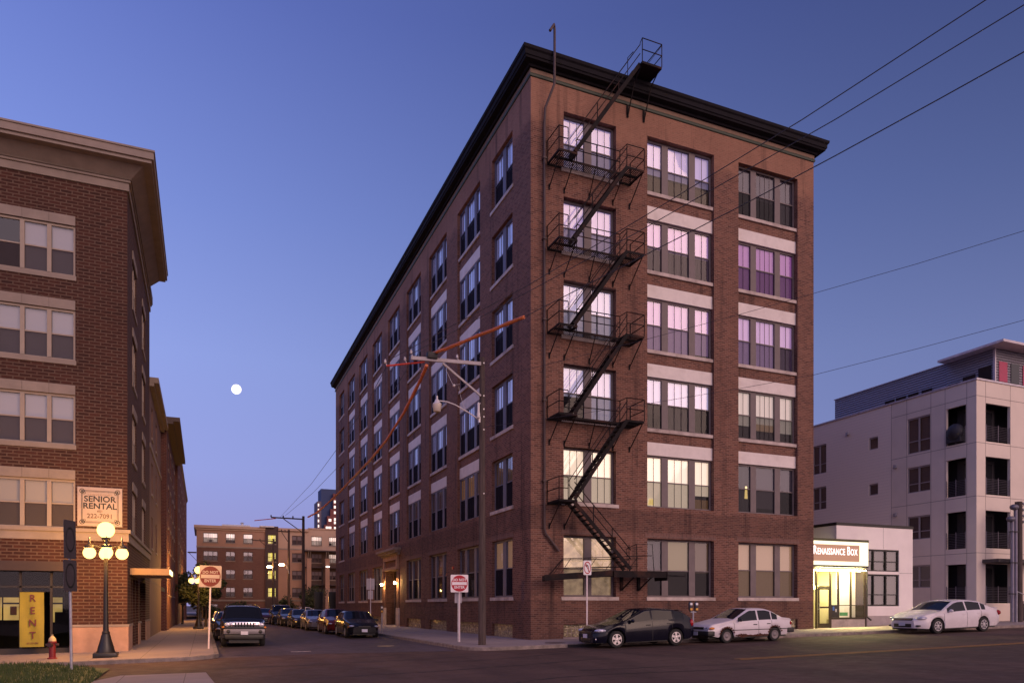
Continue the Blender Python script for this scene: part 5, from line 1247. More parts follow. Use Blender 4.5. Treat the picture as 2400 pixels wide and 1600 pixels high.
m = MB(); m.tube(along((-4.1, -2.0, 10.1), (1, 0), [(1045, 866), (1062, 902), (1078, 900)]), .008, 5); m.lathe([(0, -.06), (.05, -.03), (.05, .03), (0, .06)], along((-4.1, -2.0, 10.1), (1, 0), [(1064, 903)])[0], 8)
m.tube(along((-4.1, -2.0, 10.1), (1, 0), [(1075, 905), (1080, 930), (1090, 960)]), .006, 5); tag(m.build('wire_splice', m_ins), 'small bundle of wire splices hanging below the crossarm', 'wire splice')
# far poles
def far_pole(px, d, topy, label, armpx, arm2=None, lamp=None):
    X = CAM + ray(px, 1400)*d; top = CAMZ+(YH-topy)*d/FPX
    t = pole('utility_pole', label, X.x, X.y, top, .20, .14, None); b = absloc(t).z
    if armpx:
        w = (armpx[0]-px)*d/FPX*1.08; m = MB(); m.bar((0, -.15, top-b-.35), (w, -.15, top-b-.30), .12, .14); m.build('crossarm', m_wood, t)
        m = MB(); m.bar((0, -.15, top-b-1.9), (w*.62, -.15, top-b-.4), .08); m.build('arm_brace', m_wood, t)
        for q in (0, .33, .63, 1):
            if q: m = MB(); m.lathe([(0, -.02), (.08, 0), (.06, .2), (0, .22)], (w*q, -.15, top-b-.25), 8); m.build('insulator', m_wood, t)
    if lamp:
        lx, ly = lamp; Z = CAMZ+(YH-ly)*d/FPX; L_ = (lx-px)*d/FPX*1.05
        s = thing('street_light', 'glowing orange street light on the %s far pole' % ('middle' if px > 670 else 'leftmost'), 'street light', (X.x, X.y-.2, Z), 0, 'lit street lights on far poles')
        m = MB(); m.tube([(0, 0, -1.2), (L_*.3, 0, -.1), (L_, 0, .08)], .05, 6); m.build('arm', m_galv, s)
        m = MB(); m.sphere((L_, 0, 0), .26, 14, 10, (1.4, 1, .7)); m.build('lamp_head', glowmat('sodium_lamp', (1.0, .50, .14, 1), 75), s)
    return t
fp = far_pole(711, 81, 1209, 'nearest of the far wooden utility poles, with long crossarm', (644, 0))
m = MB(); X = absloc(fp); m.bar((-2.9, -.22, 11.05-X.z), (-5.1, .1, 10.75-X.z), .08); m.build('extension_arm', M('orange_arm', (.6, .06, .03, 1), .5), fp)
far_pole(677, 100, 1240, 'middle far wooden utility pole with short crossarm', (652, 0), lamp=(661, 1323))
far_pole(641, 104, 1262, 'leftmost far grey utility pole', (597, 0), lamp=(632, 1328))
s = thing('street_light', 'small white street light on a black arm by the far end of the warehouse', 'street light', tuple(onY(755, 1327, 60)))
m = MB(); m.tube([(0, 0, 0), (.45, 0, .05)], .03, 6); m.tube([(0, 0, 0), (0, 0, -5.2)], .06, 8); m.build('arm', m_black, s); m = MB(); m.sphere((.65, 0, 0), .22, 12, 8, (1, .7, .35)); m.build('lamp_head', glowmat('pale_lamp', (1, .86, .7, 1), 7), s)
# pole cluster at the right edge
t = pole('utility_pole', 'thick wooden utility pole at the right edge beside the white sedan', 30.9, -.85, CAMZ+(YH-1176)*43.1/FPX, .21, .19, None); b = absloc(t).z
for dz in (6.9, 6.55, 6.2, 5.85):
    m = MB(); m.lathe([(0, 0), (.06, .02), (.08, .1), (.04, .16)], (.2, -.1, dz), 8, 'x'); m.build('insulator', m_galv, t)
for i, (dx, h_) in enumerate(((-.72, 5.9), (-.42, 6.6))):
    q = thing('conduit_riser', ('outer' if i == 0 else 'inner')+' grey steel conduit riser with hooded cap beside the right hand pole', 'conduit', (30.9+dx, -.95, b), 0, 'conduit risers at the right pole')
    m = MB(); m.tube([(0, 0, 0), (0, 0, h_)], .10, 10); m.build('pipe', M('conduit_grey', (.20, .18, .24, 1), .5, .3), q); m = MB(); m.sphere((-.12, 0, h_+.05), .22, 12, 8, (1.3, 1, .8)); m.build('cap', M('conduit_cap', (.14, .13, .17, 1), .5, .3), q)
    m = MB()
    for z in (1.6, 3.4, 5.2): m.box(-.13, .13, -.13, .13, z, z+.05)
    m.build('strap', m_black, q)
for i, dz in enumerate((7.05, 6.75, 6.35, 6.05)):
    wire([Vector((31.1, -.95, b+dz-.3)), Vector((31.6, -1.1, b+dz)), Vector((32.6, -1.4, b+dz+.05)), Vector((40, -3, b+dz+.3))], .018, 'overhead_wire', ['topmost', 'second', 'third', 'lowest'][i]+' of the four looped wires leaving the right edge pole', m_wire, group='looped wires at the right edge pole')

# ---------------------------------------------------------------- vehicles
def lerp_pts(pts, x):
    if x <= pts[0][0]: return pts[0][1]
    for (a, b), (c, d) in zip(pts, pts[1:]):
        if x <= c:
            t = (x-a)/(c-a) if c > a else 0; t2 = t*t*(3-2*t) if False else t; return b+(d-b)*t2
    return pts[-1][1]
def smooth_pts(pts, x, k=.06):
    return sum(lerp_pts(pts, x+dx) for dx in (-k, -k/2, 0, k/2, k))/5
def paint(name, col, rough=.22, coat=1.0, metal=.0, dirt=None):
    return M(name, col, rough, metal, var=.04, scale=2, coat=coat*.22, spec=.22, dirt=dirt)
m_carglass = M('car_glass', (.008, .010, .018, 1), .06, 0, var=0, spec=.18)
m_trim = M('car_black_trim', (.015, .014, .015, 1), .5, var=0)
m_tyre = M('tyre_rubber', (.014, .013, .013, 1), .85, var=0)
m_alloy = M('alloy_rim', (.62, .58, .60, 1), .3, .6, var=0)
m_lens = M('headlamp_lens', (.55, .55, .68, 1), .08, .4, var=.3, scale=14)
m_amber = M('amber_lens', (.6, .2, .03, 1), .2, var=0)
m_tail = M('tail_lens', (.35, .01, .015, 1), .15, var=0)
m_chrome = M('chrome', (.75, .72, .76, 1), .12, 1.0, var=0)
m_plate = M('number_plate', (.55, .55, .68, 1), .4, var=0)
def wheel(root, x, y, r, side, rimm, spokes=5, w=.2, hub=.63):
    """side: -1 for the -Y side (outer face towards -Y)"""
    s = side; m = MB(); prof = [(r*.62, -.0), (r*.80, -.012), (r*.95, .004), (r, .03), (r, w-.03), (r*.95, w), (r*.6, w)]
    m.lathe([(a, s*-b*-1 if False else -s*b) for a, b in prof], (x, y, r), 28, 'y'); o = m.build('wheel', m_tyre, root)
    R = r*.64; m = MB()
    m.lathe([(R, -s*.0), (R*.93, s*-.012), (R*.90, -s*.06), (0, -s*.065)], (x, y, r), 24, 'y')
    o2 = m.build('rim', M('rim_shadow', (.03, .028, .03, 1), .5, var=0) if spokes else rimm, o)
    m = MB(); m.lathe([(R*1.0, s*.006), (R*1.0, -s*.01), (R*.88, -s*.01), (R*.88, s*.006), (R*1.0, s*.006)], (x, y, r), 24, 'y')
    if spokes:
        for k in range(spokes):
            a = 6.2832*k/spokes+.3; ca, sa = math.cos(a), math.sin(a)
            for da in (-.13, .13) if spokes < 6 else (0,):
                pass
            wd0, wd1 = (.30, .24) if spokes < 6 else (.14, .10)
            pts = []
            for rr, hw in ((R*.12, R*wd0*.6), (R*.95, R*wd1)):
                for q in (-1, 1): pts.append((x+ca*rr-sa*hw*q, sa*rr+ca*hw*q+r))
            p = [pts[0], pts[1], pts[3], pts[2]]
            m.add([(px, y+s*.004, pz) for px, pz in p]+[(px, y-s*.03, pz) for px, pz in p], [(0, 1, 2, 3), (0, 4, 5, 1), (1, 5, 6, 2), (2, 6, 7, 3), (3, 7, 4, 0)])
        m.lathe([(0, s*.012), (R*.2, s*.008), (R*.22, -s*.02)], (x, y, r), 12, 'y')
    else:
        m.lathe([(0, s*.014), (R*.35, s*.012), (R*.5, -s*.01), (R*.86, s*.002)], (x, y, r), 20, 'y')
    m.build('spokes', rimm, o)
def car(name, label, loc, rz, P, body, group=None):
    """x runs forward, +z up; P holds the shape"""
    t = thing(name, label, 'car', loc, rz, group)
    L, Wd = P['L'], P['W']; H2 = Wd/2; fx, rx = P['wheels']; wr = P['wr']; ar = wr+.055
    hood = P['top']                      # roof/hood line (x, z)
    belt = P['belt']; plan = P['plan']; zb0 = P.get('sill', .20); bot = P.get('bot', [(-L/2, .32), (-L/2+.3, .22), (L/2-.4, .22), (L/2, .26)])
    glassx = P['glass']                  # dict: front (x0,x1), rear (x0,x1), side list of (x0,x1)
    xs = set(); x = -L/2
    while x < L/2: xs.add(round(x, 3)); x += .06
    xs.add(L/2)
    for c in (fx, rx):
        for i in range(-10, 11): xs.add(round(c+ar*math.sin(i*math.pi/20), 4))
    for k in glassx['side']: xs |= set(k)
    for k in ('front', 'rear'):
        if glassx.get(k): xs |= set(glassx[k])
    xs = sorted(xs)
    rows = None; grid = []
    for x in xs:
        zt = smooth_pts(hood, x, P.get('sm', .05)); zs = min(smooth_pts(belt, x, .05), zt-.015); w = H2*smooth_pts(plan, x, .05)
        zb = lerp_pts(bot, x)
        for c in (fx, rx):
            d = abs(x-c)
            if d < ar: zb = max(zb, wr+math.sqrt(max(0, ar*ar-d*d))*1.0)
        zb = min(zb, zs-.06)
        gh_ = zt-zs; wt = w*(1-.0)-P.get('tumble', .42)*max(0, gh_-.05)-.02
        wt = max(wt, w*.55); ins = min(1, gh_/.25)
        zm = zb+(zs-zb)*.55
        sec = [(w-.035, zb), (w-.008, zb+(zs-zb)*.22), (w, zm), (w-.012, zs-(zs-zb)*.12), (w-.04*1, zs),
               (w-.04+(wt-w+.04)*.08, zs+gh_*.08), (w-.04+(wt-w+.04)*.86, zs+gh_*.86), (wt-.03*ins, zs+gh_*.97), (wt*.86, zt+.0), (wt*.5, zt+.022), (0, zt+.03)]
        grid.append(sec)
    nR = len(grid[0]); body_m = MB(); gw = MB(); gs = (MB(), MB()); gr_ = MB()
    def addq(m, i, r, sgn):
        a = [(xs[i], sgn*grid[i][r][0], grid[i][r][1]), (xs[i+1], sgn*grid[i+1][r][0], grid[i+1][r][1]), (xs[i+1], sgn*grid[i+1][r+1][0], grid[i+1][r+1][1]), (xs[i], sgn*grid[i][r+1][0], grid[i][r+1][1])]
        m.add(a, [(0, 1, 2, 3)], True)
    for i in range(len(xs)-1):
        xm = (xs[i]+xs[i+1])/2
        fr_ = glassx['front'][0] < xm < glassx['front'][1]; rr_ = glassx.get('rear') and glassx['rear'][0] < xm < glassx['rear'][1]
        sd = any(a < xm < b for a, b in glassx['side'])
        for r in range(nR-1):
            for sgn in (1, -1):
                if r == 5 and sd: m = gs[0 if sgn > 0 else 1]
                elif r >= 8 and fr_: m = gw
                elif r >= 8 and rr_: m = gr_
                else: m = body_m
                addq(m, i, r, sgn)
    for i in (0, len(xs)-1):
        pts = [(xs[i], g[0], g[1]) for g in grid[i]]+[(xs[i], -g[0], g[1]) for g in grid[i][::-1]]
        body_m.add(pts, [tuple(range(len(pts)))])
    bo = body_m.build('body', body, t, weld=True)
    gw.build('windshield', m_carglass, t, weld=True)
    for q in gs: q.build('side_window', m_carglass, t, weld=True)
    if gr_.v: gr_.build('rear_window', m_carglass, t, weld=True)
    ub = MB(); ub.box(-L/2+.12, L/2-.12, -H2+.30, H2-.30, .18, .62); ub.box(-L/2+.5, rx-ar-.02, -H2+.22, H2-.22, .24, .5); ub.box(rx+ar+.02, fx-ar-.02, -H2+.06, H2-.06, .19, .5); ub.build('underbody', m_trim, t)
    for c in (fx, rx):
        for sgn in (-1, 1): wheel(t, c, sgn*(H2-.03), wr, sgn, P.get('rim', m_alloy), P.get('spokes', 5))
    # shut lines, handles, mirrors
    m = MB()
    for x in P.get('doors', ()):
        for sgn in (-1, 1):
            g_ = [lerp_pts([(a, gg[r][0]) for a, gg in zip(xs, grid)], x) for r in range(5)]; z_ = [lerp_pts([(a, gg[r][1]) for a, gg in zip(xs, grid)], x) for r in range(5)]
            for r in range(4): m.add([(x-.008, sgn*(g_[r]+.003), z_[r]), (x+.008, sgn*(g_[r]+.003), z_[r]), (x+.008, sgn*(g_[r+1]+.003), z_[r+1]), (x-.008, sgn*(g_[r+1]+.003), z_[r+1])], [(0, 1, 2, 3)])
    if m.v: m.build('door_gap', m_trim, t)
    for x in P.get('handles', ()):
        for sgn in (-1, 1):
            w = H2*lerp_pts(plan, x); z = lerp_pts(belt, x)-.13; m = MB(); m.bbox(x-.10, x+.10, sgn*(w-.02)-.02, sgn*(w-.02)+.02, z-.02, z+.02, .01); m.build('door_handle', P.get('handle_mat', body), t)
    for sgn in (-1, 1):
        x = P['mirror']; w = H2*lerp_pts(plan, x); z = lerp_pts(belt, x)+.09; m = MB(); m.sphere((x, sgn*(w+.07), z), .11, 12, 8, (.55, .9, .65)); m.box(x-.03, x+.03, sgn*(w-.06), sgn*(w+.05), z-.05, z-.01); m.build('mirror', P.get('mirror_mat', body), t)
    # lamps
    for sgn in (-1, 1):
        hx, hy, hz, hs = P['head']; m = MB(); m.sphere((hx, sgn*hy, hz), 1, 16, 10, hs); m.build('headlight', P.get('lensm', m_lens), t)
        if P.get('amber'): ax, ay, az, as_ = P['amber']; m = MB(); m.sphere((ax, sgn*ay, az), 1, 10, 8, as_); m.build('turn_signal', m_amber, t)
        tx_, ty, tz, ts = P['tail']; m = MB(); m.sphere((tx_, sgn*ty, tz), 1, 12, 8, ts); m.build('tail_light', m_tail, t)
        if P.get('fog'): m = MB(); m.sphere((P['fog'][0], sgn*P['fog'][1], P['fog'][2]), .07, 10, 8, (.5, 1, 1)); m.build('fog_light', m_lens, t)
    gx, gy, gz0, gz1 = P['grille']; m = MB(); m.bbox(gx-.1, gx+.0, -gy, gy, gz0, gz1, .015); m.build('grille', P.get('grillem', m_trim), t)
    if P.get('intake'): gx, gy, gz0, gz1 = P['intake']; m = MB(); m.bbox(gx-.1, gx, -gy, gy, gz0, gz1, .015); m.build('air_intake', m_trim, t)
    px_, pz_ = P['plate']; m = MB(); m.box(px_-.02, px_, -.15, .15, pz_-.075, pz_+.075); m.build('number_plate', m_plate, t)
    m = MB(); m.box(-L/2-.012, -L/2+.01, -.15, .15, .62, .77); m.build('number_plate', m_plate, t)
    if P.get('extra'): P['extra'](t, P)
    return t

m_navy = paint('paint_midnight', (.005, .005, .013, 1), .16)
m_blkp = paint('paint_black', (.010, .010, .014, 1), .2)
m_maroon = paint('paint_maroon', (.10, .012, .014, 1), .2)
m_silver = paint('paint_silver_blue', (.20, .19, .24, 1), .28, metal=.4)
m_whitep = paint('paint_white', (.66, .60, .63, 1), .25)
m_old = M('paint_old_white', (.62, .56, .60, 1), .38, var=.05, coat=.3)
m_bluegr = paint('paint_dark_grey', (.03, .03, .04, 1), .2)

def ex_hatch(t, P):
    m = MB(); m.tube([(-1.15, .2, 1.45), (-1.4, .2, 1.62)], .006, 5); m.build('antenna', m_trim, t)
    m = MB(); m.prism([(-1.95, 1.29), (-1.66, 1.38), (-1.70, 1.35)], -.5, .5); m.build('roof_spoiler', m_navy, t)
hatch = dict(L=4.45, W=1.76, wheels=(1.36, -1.30), wr=.325, sill=.2,
    top=[(-2.225, .86), (-2.19, .96), (-1.98, 1.14), (-1.66, 1.31), (-1.25, 1.40), (-.4, 1.46), (.05, 1.43), (.95, 1.02), (1.15, .97), (1.75, .84), (2.08, .70), (2.225, .60)],
    belt=[(-2.225, .84), (-1.6, 1.02), (0, .96), (1.0, .90), (1.3, .86), (2.225, .54)], plan=[(-2.225, .80), (-2.0, .93), (-1.2, 1), (1.3, 1), (1.8, .92), (2.1, .78), (2.225, .62)],
    glass=dict(front=(.12, .98), rear=(-2.15, -1.70), side=[(-1.72, -1.25), (-1.16, -.25), (-.17, .78)]), doors=(1.0, -.21, -1.12), handles=(-.02, -.98), mirror=.72,
    head=(1.93, .64, .66, (.26, .17, .085)), tail=(-2.10, .74, .86, (.09, .075, .14)), fog=(2.13, .58, .34), grille=(2.235, .42, .52, .64), intake=(2.24, .36, .26, .40), plate=(2.26, .46), handle_mat=m_trim, bot=[(-2.225, .35), (-1.9, .24), (1.7, .20), (2.225, .22)], extra=ex_hatch, tumble=.40)
def side_road(x): return -math.atan(.0175)
def park_x(carobj, x, rzx=180):
    carobj.rotation_euler = (0, -.0175*(-1 if rzx == 180 else 1)*-1 if False else (.0175 if rzx == 180 else -.0175), R_(rzx))
h = car('hatchback_car', 'black five door hatchback with silver star wheels parked at the corner kerb', (2.60, -4.28, gz(2.6)), R_(180), hatch, m_navy); park_x(h, 0)

def ex_rust(t, P):
    m_rust = M('rust', (.085, .028, .016, 1), .9, var=.4, scale=12)
    random.seed(4)
    for sgn in (-1, 1):
        m = MB()
        def patch(cx, cz, w, hgt, n=11):
            pts = [(cx+w*math.cos(6.2832*i/n)*random.uniform(.6, 1.1), cz+hgt*math.sin(6.2832*i/n)*random.uniform(.5, 1.15)) for i in range(n)]
            y = sgn*(P['W']/2+.004); m.add([(a, y, b) for a, b in pts], [tuple(range(n))])
        for a in range(14): patch(.82-a*.12, .265+random.uniform(0, .03), .09, random.uniform(.03, .09))
        for c in P['wheels']:
            for k in range(9):
                an = R_(20+k*17); patch(c+math.cos(an)*(P['wr']+.085), P['wr']+math.sin(an)*(P['wr']+.075), .06, .045)
        m.build('rust_patch', m_rust, t)
        m = MB(); m.box(-1.9, 1.0, sgn*(P['W']/2-.005), sgn*(P['W']/2+.012), .50, .525); m.build('side_moulding', m_trim, t)
    m = MB(); m.bbox(1.86, 2.20, -.80, .80, .30, .50, .04); m.build('bumper', m_trim, t); m = MB(); m.bbox(-2.22, -1.86, -.80, .80, .34, .54, .04); m.build('bumper', m_trim, t)
    m = MB(); m.tube([(.1, .5, 1.35), (-.35, .5, 1.62)], .006, 5); m.build('antenna', m_trim, t)
rust = dict(L=4.25, W=1.64, wheels=(1.27, -1.18), wr=.28,
    top=[(-2.125, .85), (-2.08, .93), (-1.62, .96), (-1.05, 1.27), (-.75, 1.35), (.05, 1.35), (.85, .95), (1.0, .92), (1.9, .76), (2.08, .66), (2.125, .60)],
    belt=[(-2.125, .82), (-1.6, .88), (0, .84), (1.0, .82), (2.125, .56)], plan=[(-2.125, .88), (-1.8, .96), (-1.2, 1), (1.3, 1), (1.9, .93), (2.125, .86)],
    glass=dict(front=(.10, .86), rear=(-1.5, -1.02), side=[(-1.33, -1.05), (-1.0, -.36), (-.28, .70)]), doors=(.92, -.32, -1.0), handles=(-.15, -.85), mirror=.66,
    head=(2.02, .60, .62, (.12, .16, .055)), amber=(1.98, .755, .61, (.14, .055, .05)), tail=(-2.08, .66, .72, (.07, .12, .09)), grille=(2.14, .42, .56, .66), plate=(2.23, .40), handle_mat=m_trim, mirror_mat=m_trim,
    rim=M('steel_rim', (.20, .17, .18, 1), .5, .3), spokes=0, extra=ex_rust, tumble=.36, bot=[(-2.125, .40), (-1.8, .26), (1.7, .24), (2.125, .34)])
h = car('rusty_sedan', 'old white sedan with rusted wheel arches and sills parked behind the black hatchback', (7.58, -4.38, gz(7.58)), R_(180), rust, m_old); park_x(h, 0)

def ex_white(t, P):
    m = MB(); m.bbox(-2.50, -2.30, -.68, .68, 1.06, 1.10, .015); m.box(-2.42, -2.36, -.6, -.5, .98, 1.07); m.box(-2.42, -2.36, .5, .6, .98, 1.07); m.build('boot_spoiler', m_whitep, t)
    m = MB(); m.bbox(2.40, 2.52, -.44, .44, .645, .675, .01); m.build('chrome_bar', m_chrome, t)
    for sgn in (-1, 1): m = MB(); m.bbox(2.33, 2.46, sgn*.58-.17, sgn*.58+.17, .33, .40, .02); m.build('lower_vent', m_trim, t)
white = dict(L=5.0, W=1.84, wheels=(1.50, -1.32), wr=.335,
    top=[(-2.5, .90), (-2.42, 1.03), (-1.9, 1.10), (-1.15, 1.40), (-.5, 1.48), (.15, 1.46), (.45, 1.38), (1.15, 1.02), (1.35, .98), (2.1, .84), (2.4, .70), (2.5, .58)],
    belt=[(-2.5, .86), (-1.9, 1.0), (-.8, .98), (1.1, .90), (1.5, .86), (2.5, .52)], plan=[(-2.5, .80), (-2.2, .92), (-1.3, 1), (1.5, 1), (2.1, .90), (2.38, .74), (2.5, .60)],
    glass=dict(front=(.36, 1.16), rear=(-1.85, -1.2), side=[(-1.45, -1.18), (-1.12, -.28), (-.20, .92)]), doors=(1.15, -.24, -1.12), handles=(-.02, -.95), mirror=.84,
    head=(2.16, .66, .70, (.27, .17, .08)), tail=(-2.42, .72, .86, (.10, .15, .12)), grille=(2.515, .46, .60, .70), intake=(2.53, .42, .30, .46), plate=(2.555, .44), spokes=7, extra=ex_white, tumble=.42, bot=[(-2.5, .36), (-2.1, .26), (1.9, .22), (2.5, .26)])
h = car('white_sedan', 'clean white four door sedan parked in front of the pale apartment building', (19.95, -4.35, gz(19.95)), R_(180), white, m_whitep); h.rotation_euler = (0, .0175, R_(180)); h.scale = (1.12, 1.08, 1.04)

sedan = dict(L=4.7, W=1.78, wheels=(1.42, -1.28), wr=.31,
    top=[(-2.35, .88), (-2.28, .98), (-1.75, 1.02), (-1.05, 1.34), (-.6, 1.40), (.15, 1.39), (1.05, .96), (1.25, .92), (2.0, .78), (2.27, .66), (2.35, .56)],
    belt=[(-2.35, .84), (-1.7, .92), (0, .88), (1.1, .84), (2.35, .50)], plan=[(-2.35, .82), (-2.0, .94), (-1.2, 1), (1.4, 1), (2.0, .90), (2.25, .76), (2.35, .66)],
    glass=dict(front=(.22, 1.06), rear=(-1.7, -1.1), side=[(-1.35, -1.1), (-1.04, -.28), (-.20, .85)]), doors=(1.08, -.24, -1.05), handles=(-.05, -.92), mirror=.78,
    head=(2.12, .62, .62, (.20, .17, .065)), tail=(-2.28, .68, .82, (.08, .15, .1)), grille=(2.36, .32, .56, .64), plate=(2.38, .40), tumble=.42, spokes=7, amber=(2.0, .76, .58, (.12, .05, .045)))
GROUP_R = 'cars parked along the right kerb of the side street'
def variant(P, **kw): d = dict(P); d.update(kw); return d
def row_car(name, label, y, P, paintm, x=-5.35, sc=1.0):
    c = car(name, label, (x, y, gz(x)), R_(-90), P, paintm, GROUP_R); c.rotation_euler = (0.0175*-1, 0, R_(-90)); c.scale = (1, sc, 1); return c
van = dict(L=4.7, W=1.86, wheels=(1.42, -1.32), wr=.35,
    top=[(-2.35, 1.1), (-2.3, 1.55), (-2.1, 1.72), (-.8, 1.78), (.3, 1.74), (1.1, 1.16), (1.3, 1.10), (2.1, .98), (2.3, .85), (2.35, .7)],
    belt=[(-2.35, 1.02), (-1.7, 1.06), (0, 1.04), (1.1, 1.02), (2.35, .62)], plan=[(-2.35, .90), (-2.0, .97), (-1.2, 1), (1.4, 1), (2.0, .95), (2.25, .86), (2.35, .78)],
    glass=dict(front=(.38, 1.12), rear=(-2.33, -2.2), side=[(-2.1, -1.2), (-1.12, -.30), (-.22, .92)]), doors=(1.12, -.26, -1.15), handles=(-.05, -.95), mirror=.86,
    head=(2.16, .68, .80, (.18, .16, .09)), tail=(-2.30, .78, 1.1, (.06, .1, .22)), grille=(2.36, .40, .66, .84), plate=(2.38, .45), tumble=.25, spokes=5)
row_car('parked_sedan', 'glossy black sedan, nearest of the row parked on the right of the side street', 11.75, sedan, m_blkp, x=-5.3)
row_car('parked_sedan', 'dark red sedan parked second in the row behind the black sedan', 17.7, variant(sedan, top=[(a, b*1.06) for a, b in sedan['top']], grille=(2.36, .42, .56, .68)), m_maroon, x=-5.45)
row_car('parked_sedan', 'silver blue sedan parked third in the row, behind the dark red one', 24.6, variant(sedan, spokes=5), m_silver, x=-5.7)
row_car('parked_sedan', 'dark grey sedan parked fourth in the row, behind the silver one', 30.6, sedan, m_bluegr, x=-6.0)
row_car('parked_hatchback', 'small dark hatchback parked fifth in the row, largely hidden', 36.3, variant(hatch, extra=None, handle_mat=m_bluegr), m_bluegr, x=-6.3)
row_car('parked_van', 'tall dark blue sport utility car parked sixth in the row', 41.8, van, paint('paint_dark_blue', (.02, .025, .05, 1)), x=-6.5)
row_car('parked_hatchback', 'small dark red hatchback parked at the far end of the row', 47.8, variant(hatch, extra=None), m_maroon, x=-7.5)

# SUV facing the camera at the left kerb
def ex_suv(t, P):
    m = MB(); m.bbox(2.17, 2.24, -.62, .62, .86, 1.10, .02); gp = m.build('grille_surround', m_chrome, t)
    m = MB()
    for k in range(7): m.bbox(2.236, 2.25, -.375+k*.125-.034, -.375+k*.125+.034, .885, 1.075, .006)
    m.build('grille_slot', m_trim, t)
    m = MB(); m.bbox(2.16, 2.34, -.86, .86, .56, .80, .04); m.build('front_bumper', M('bumper_grey', (.17, .16, .19, 1), .4, .3, var=.1), t)
    m = MB(); m.bbox(2.10, 2.30, -.80, .80, .34, .555, .04); m.build('lower_valance', m_trim, t)
    for sgn in (-1, 1):
        m = MB(); m.sphere((2.345, sgn*.66, .68), 1, 12, 8, (.03, .08, .08)); m.build('fog_light', m_trim, t)
        m = MB(); m.tube([(.15, sgn*.66, 1.84), (-1.9, sgn*.66, 1.84)], .025, 6); m.build('roof_rail', m_trim, t)
        m = MB(); m.sphere((2.24, sgn*.48, .98), 1, 16, 10, (.03, .10, .10)); m.build('headlight_reflector', m_chrome, t)
    m = MB(); m.bar((.9, -.3, 1.20), (1.02, .25, 1.16), .02); m.build('wiper', m_trim, t)
suv = dict(L=4.5, W=1.86, wheels=(1.42, -1.32), wr=.37,
    top=[(-2.25, 1.1), (-2.2, 1.60), (-2.05, 1.76), (-.8, 1.80), (.40, 1.76), (.95, 1.20), (1.1, 1.16), (2.05, 1.09), (2.2, 1.03), (2.25, .90)],
    belt=[(-2.25, 1.04), (-1.7, 1.08), (0, 1.08), (1.1, 1.06), (2.15, .98), (2.25, .8)], plan=[(-2.25, .93), (-2.0, .98), (-1.2, 1), (1.4, 1), (2.0, .97), (2.2, .93), (2.25, .90)],
    glass=dict(front=(.44, .95), rear=(-2.23, -2.12), side=[(-2.05, -1.2), (-1.12, -.30), (-.22, .80)]), doors=(1.05, -.26, -1.15), handles=(-.05, -.95), mirror=.80,
    head=(2.22, .70, .98, (.045, .13, .10)), amber=(2.19, .86, .87, (.06, .06, .05)), tail=(-2.2, .80, 1.1, (.05, .08, .2)), grille=(2.23, .55, .87, 1.08), plate=(2.352, .62), tumble=.22, spokes=5, extra=ex_suv, mirror_mat=m_trim, sm=.03, bot=[(-2.25, .5), (-1.9, .34), (1.7, .34), (2.25, .42)])
c = car('parked_suv', 'boxy dark SUV with seven slot chrome grille parked at the left kerb facing the camera', (-11.42, 7.45, gz(-11.4)), R_(-90), suv, m_blkp); c.rotation_euler = (-.0175, 0, R_(-90))
c = car('parked_sedan', 'dark car with tan lit flank parked just behind the boxy SUV', (-11.7, 13.9, gz(-11.7)), R_(-90), variant(sedan, top=[(a, b*1.05) for a, b in sedan['top']]), m_bluegr); c.rotation_euler = (-.0175, 0, R_(-90))
c = car('parked_sedan', 'pale blue sedan parked farther down the left kerb beside the dark tree', (-11.7, 24.5, gz(-11.7)), R_(-90), sedan, m_silver); c.rotation_euler = (-.0175, 0, R_(-90))
c = car('parked_sedan', 'tiny distant white car on the far cross street past the end of the warehouse', (-.6, 76, gz(-.6)), R_(200), sedan, m_whitep)

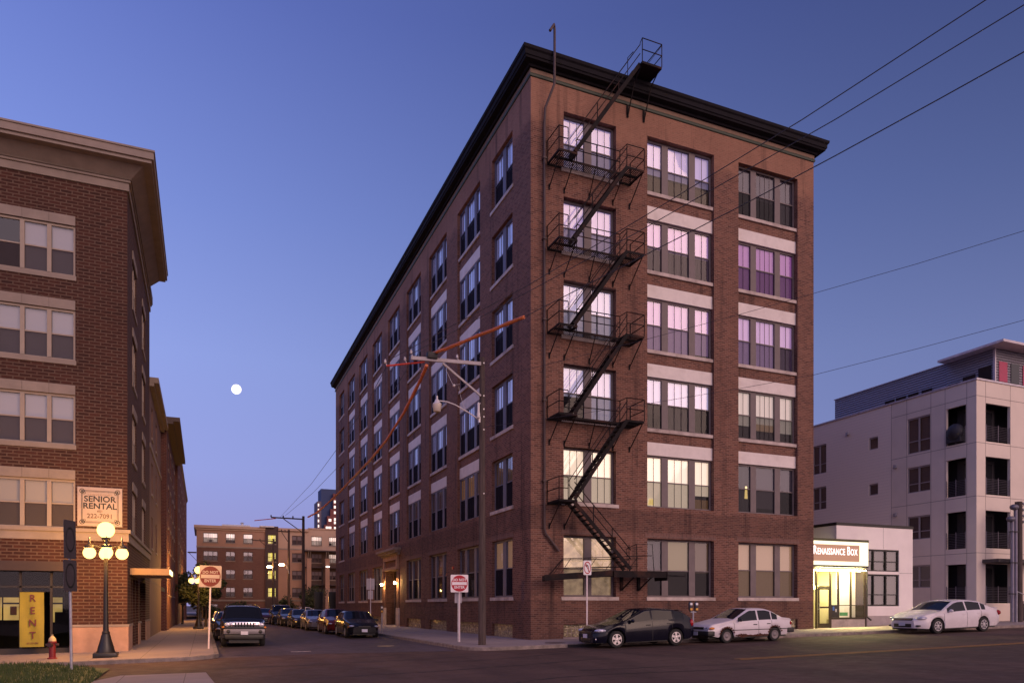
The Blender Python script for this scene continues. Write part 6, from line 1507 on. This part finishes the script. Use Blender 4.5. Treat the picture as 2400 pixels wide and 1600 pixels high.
# ---------------------------------------------------------------- trees and shrubs
def leafmat(name, a, b):
    k = NT(name); k.set(k.b.inputs['Base Color'], k.mix(k.rng(k.noise(1.4), .3, .7), a, b)); k.b.inputs['Roughness'].default_value = .7; return k.m
m_leaf = leafmat('leaf_dark', (.020, .030, .010, 1), (.055, .065, .022, 1)); m_bark = M('bark', (.05, .035, .028, 1), .9)
def tree(name, label, x, y, h, r, n=2600, trunk=True, cat='tree', group=None, seed=1, z=None, leaf=.11, sq=1.0):
    random.seed(seed); b = gz(x)+.1 if z is None else z; t = thing(name, label, cat, (x, y, b), 0, group)
    cz = h-r*sq*.95
    if trunk:
        m = MB(); m.tube([(0, 0, 0), (.03, .02, h*.25), (-.02, .03, h*.5), (.02, 0, h*.8)], [.11, .085, .07, .02], 8)
        for k in range(7):
            a = random.uniform(0, 6.28); z0 = h*random.uniform(.32, .6); m.tube([(0, 0, z0), (math.cos(a)*r*.35, math.sin(a)*r*.35, z0+r*.35), (math.cos(a)*r*.7, math.sin(a)*r*.7, z0+r*.85)], [.045, .03, .01], 6)
        m.build('trunk', m_bark, t)
    cl = [(random.gauss(0, .42)*r, random.gauss(0, .42)*r, cz+random.gauss(0, .42)*r*sq, random.uniform(.25, .48)*r) for _ in range(20)]
    m = MB()
    for i in range(n):
        cx, cy, c_z, cr = random.choice(cl)
        d = Vector((random.gauss(0, 1), random.gauss(0, 1), random.gauss(0, .8))).normalized()*cr*random.uniform(.55, 1.0)
        p = Vector((cx, cy, c_z))+d
        if p.z < .1: p.z = random.uniform(.1, .4)
        u = Vector((random.gauss(0, 1), random.gauss(0, 1), random.gauss(0, .6))).normalized(); v = u.cross(Vector((random.gauss(0, 1), random.gauss(0, 1), random.gauss(0, 1)))).normalized()
        s = leaf*random.uniform(.6, 1.2); m.add([p-u*s, p+v*s*.55, p+u*s, p-v*s*.55], [(0, 1, 2, 3)])
    m.build('crown' if trunk else 'foliage', m_leaf, t, fixn=False)
    return t
tree('street_tree', 'dense dark rounded street tree behind the left DO NOT ENTER sign', -12.9, 36, 4.9, 1.7, 4200, seed=3, leaf=.15)
tree('street_tree', 'darker distant street tree against the left row of buildings', -14.9, 47, 4.6, 1.7, 3000, seed=5, leaf=.16)
tree('street_tree', 'slim street tree near the far end of the left sidewalk', -13.2, 66, 4.4, 1.4, 1800, seed=8, leaf=.16)
GS_ = 'shrubs in front of the far apartment building'
for i, (x, y, h, r, lb_) in enumerate(((-8.6, 85.5, 2.0, 1.3, 'low round shrub left of the lit stair tower of the far building'), (-1.6, 85.4, 2.6, 1.9, 'broad dark shrub between the middle and nearest far poles'), (1.4, 84.5, 3.2, 1.8, 'tall dark shrub right of the nearest far pole'), (-12.5, 85.5, 1.8, 1.4, 'low shrub at the left end of the far building'))):
    tree('shrub', lb_, x, y, h, r, 1500, False, 'shrub', GS_, 20+i, leaf=.18, sq=.7)
tree('street_tree', 'thin young tree with sparse leaves in front of the porch columns of the far building', 2.4, 80, 4.6, 1.3, 800, seed=31, leaf=.12)
# dark gate posts by the far end of the warehouse
for i, (x, y) in enumerate(((-.9, 57.5), (.9, 58.5))):
    m = MB(); m.bbox(-.45, .45, -.2, .2, -.1, 3.1, .03); o = m.build('bin_screen', m_blk); o.location = (x, y, gz(x)+.1); tag(o, ('left' if i == 0 else 'right')+' tall black screen panel just past the far end of the warehouse', 'screen')
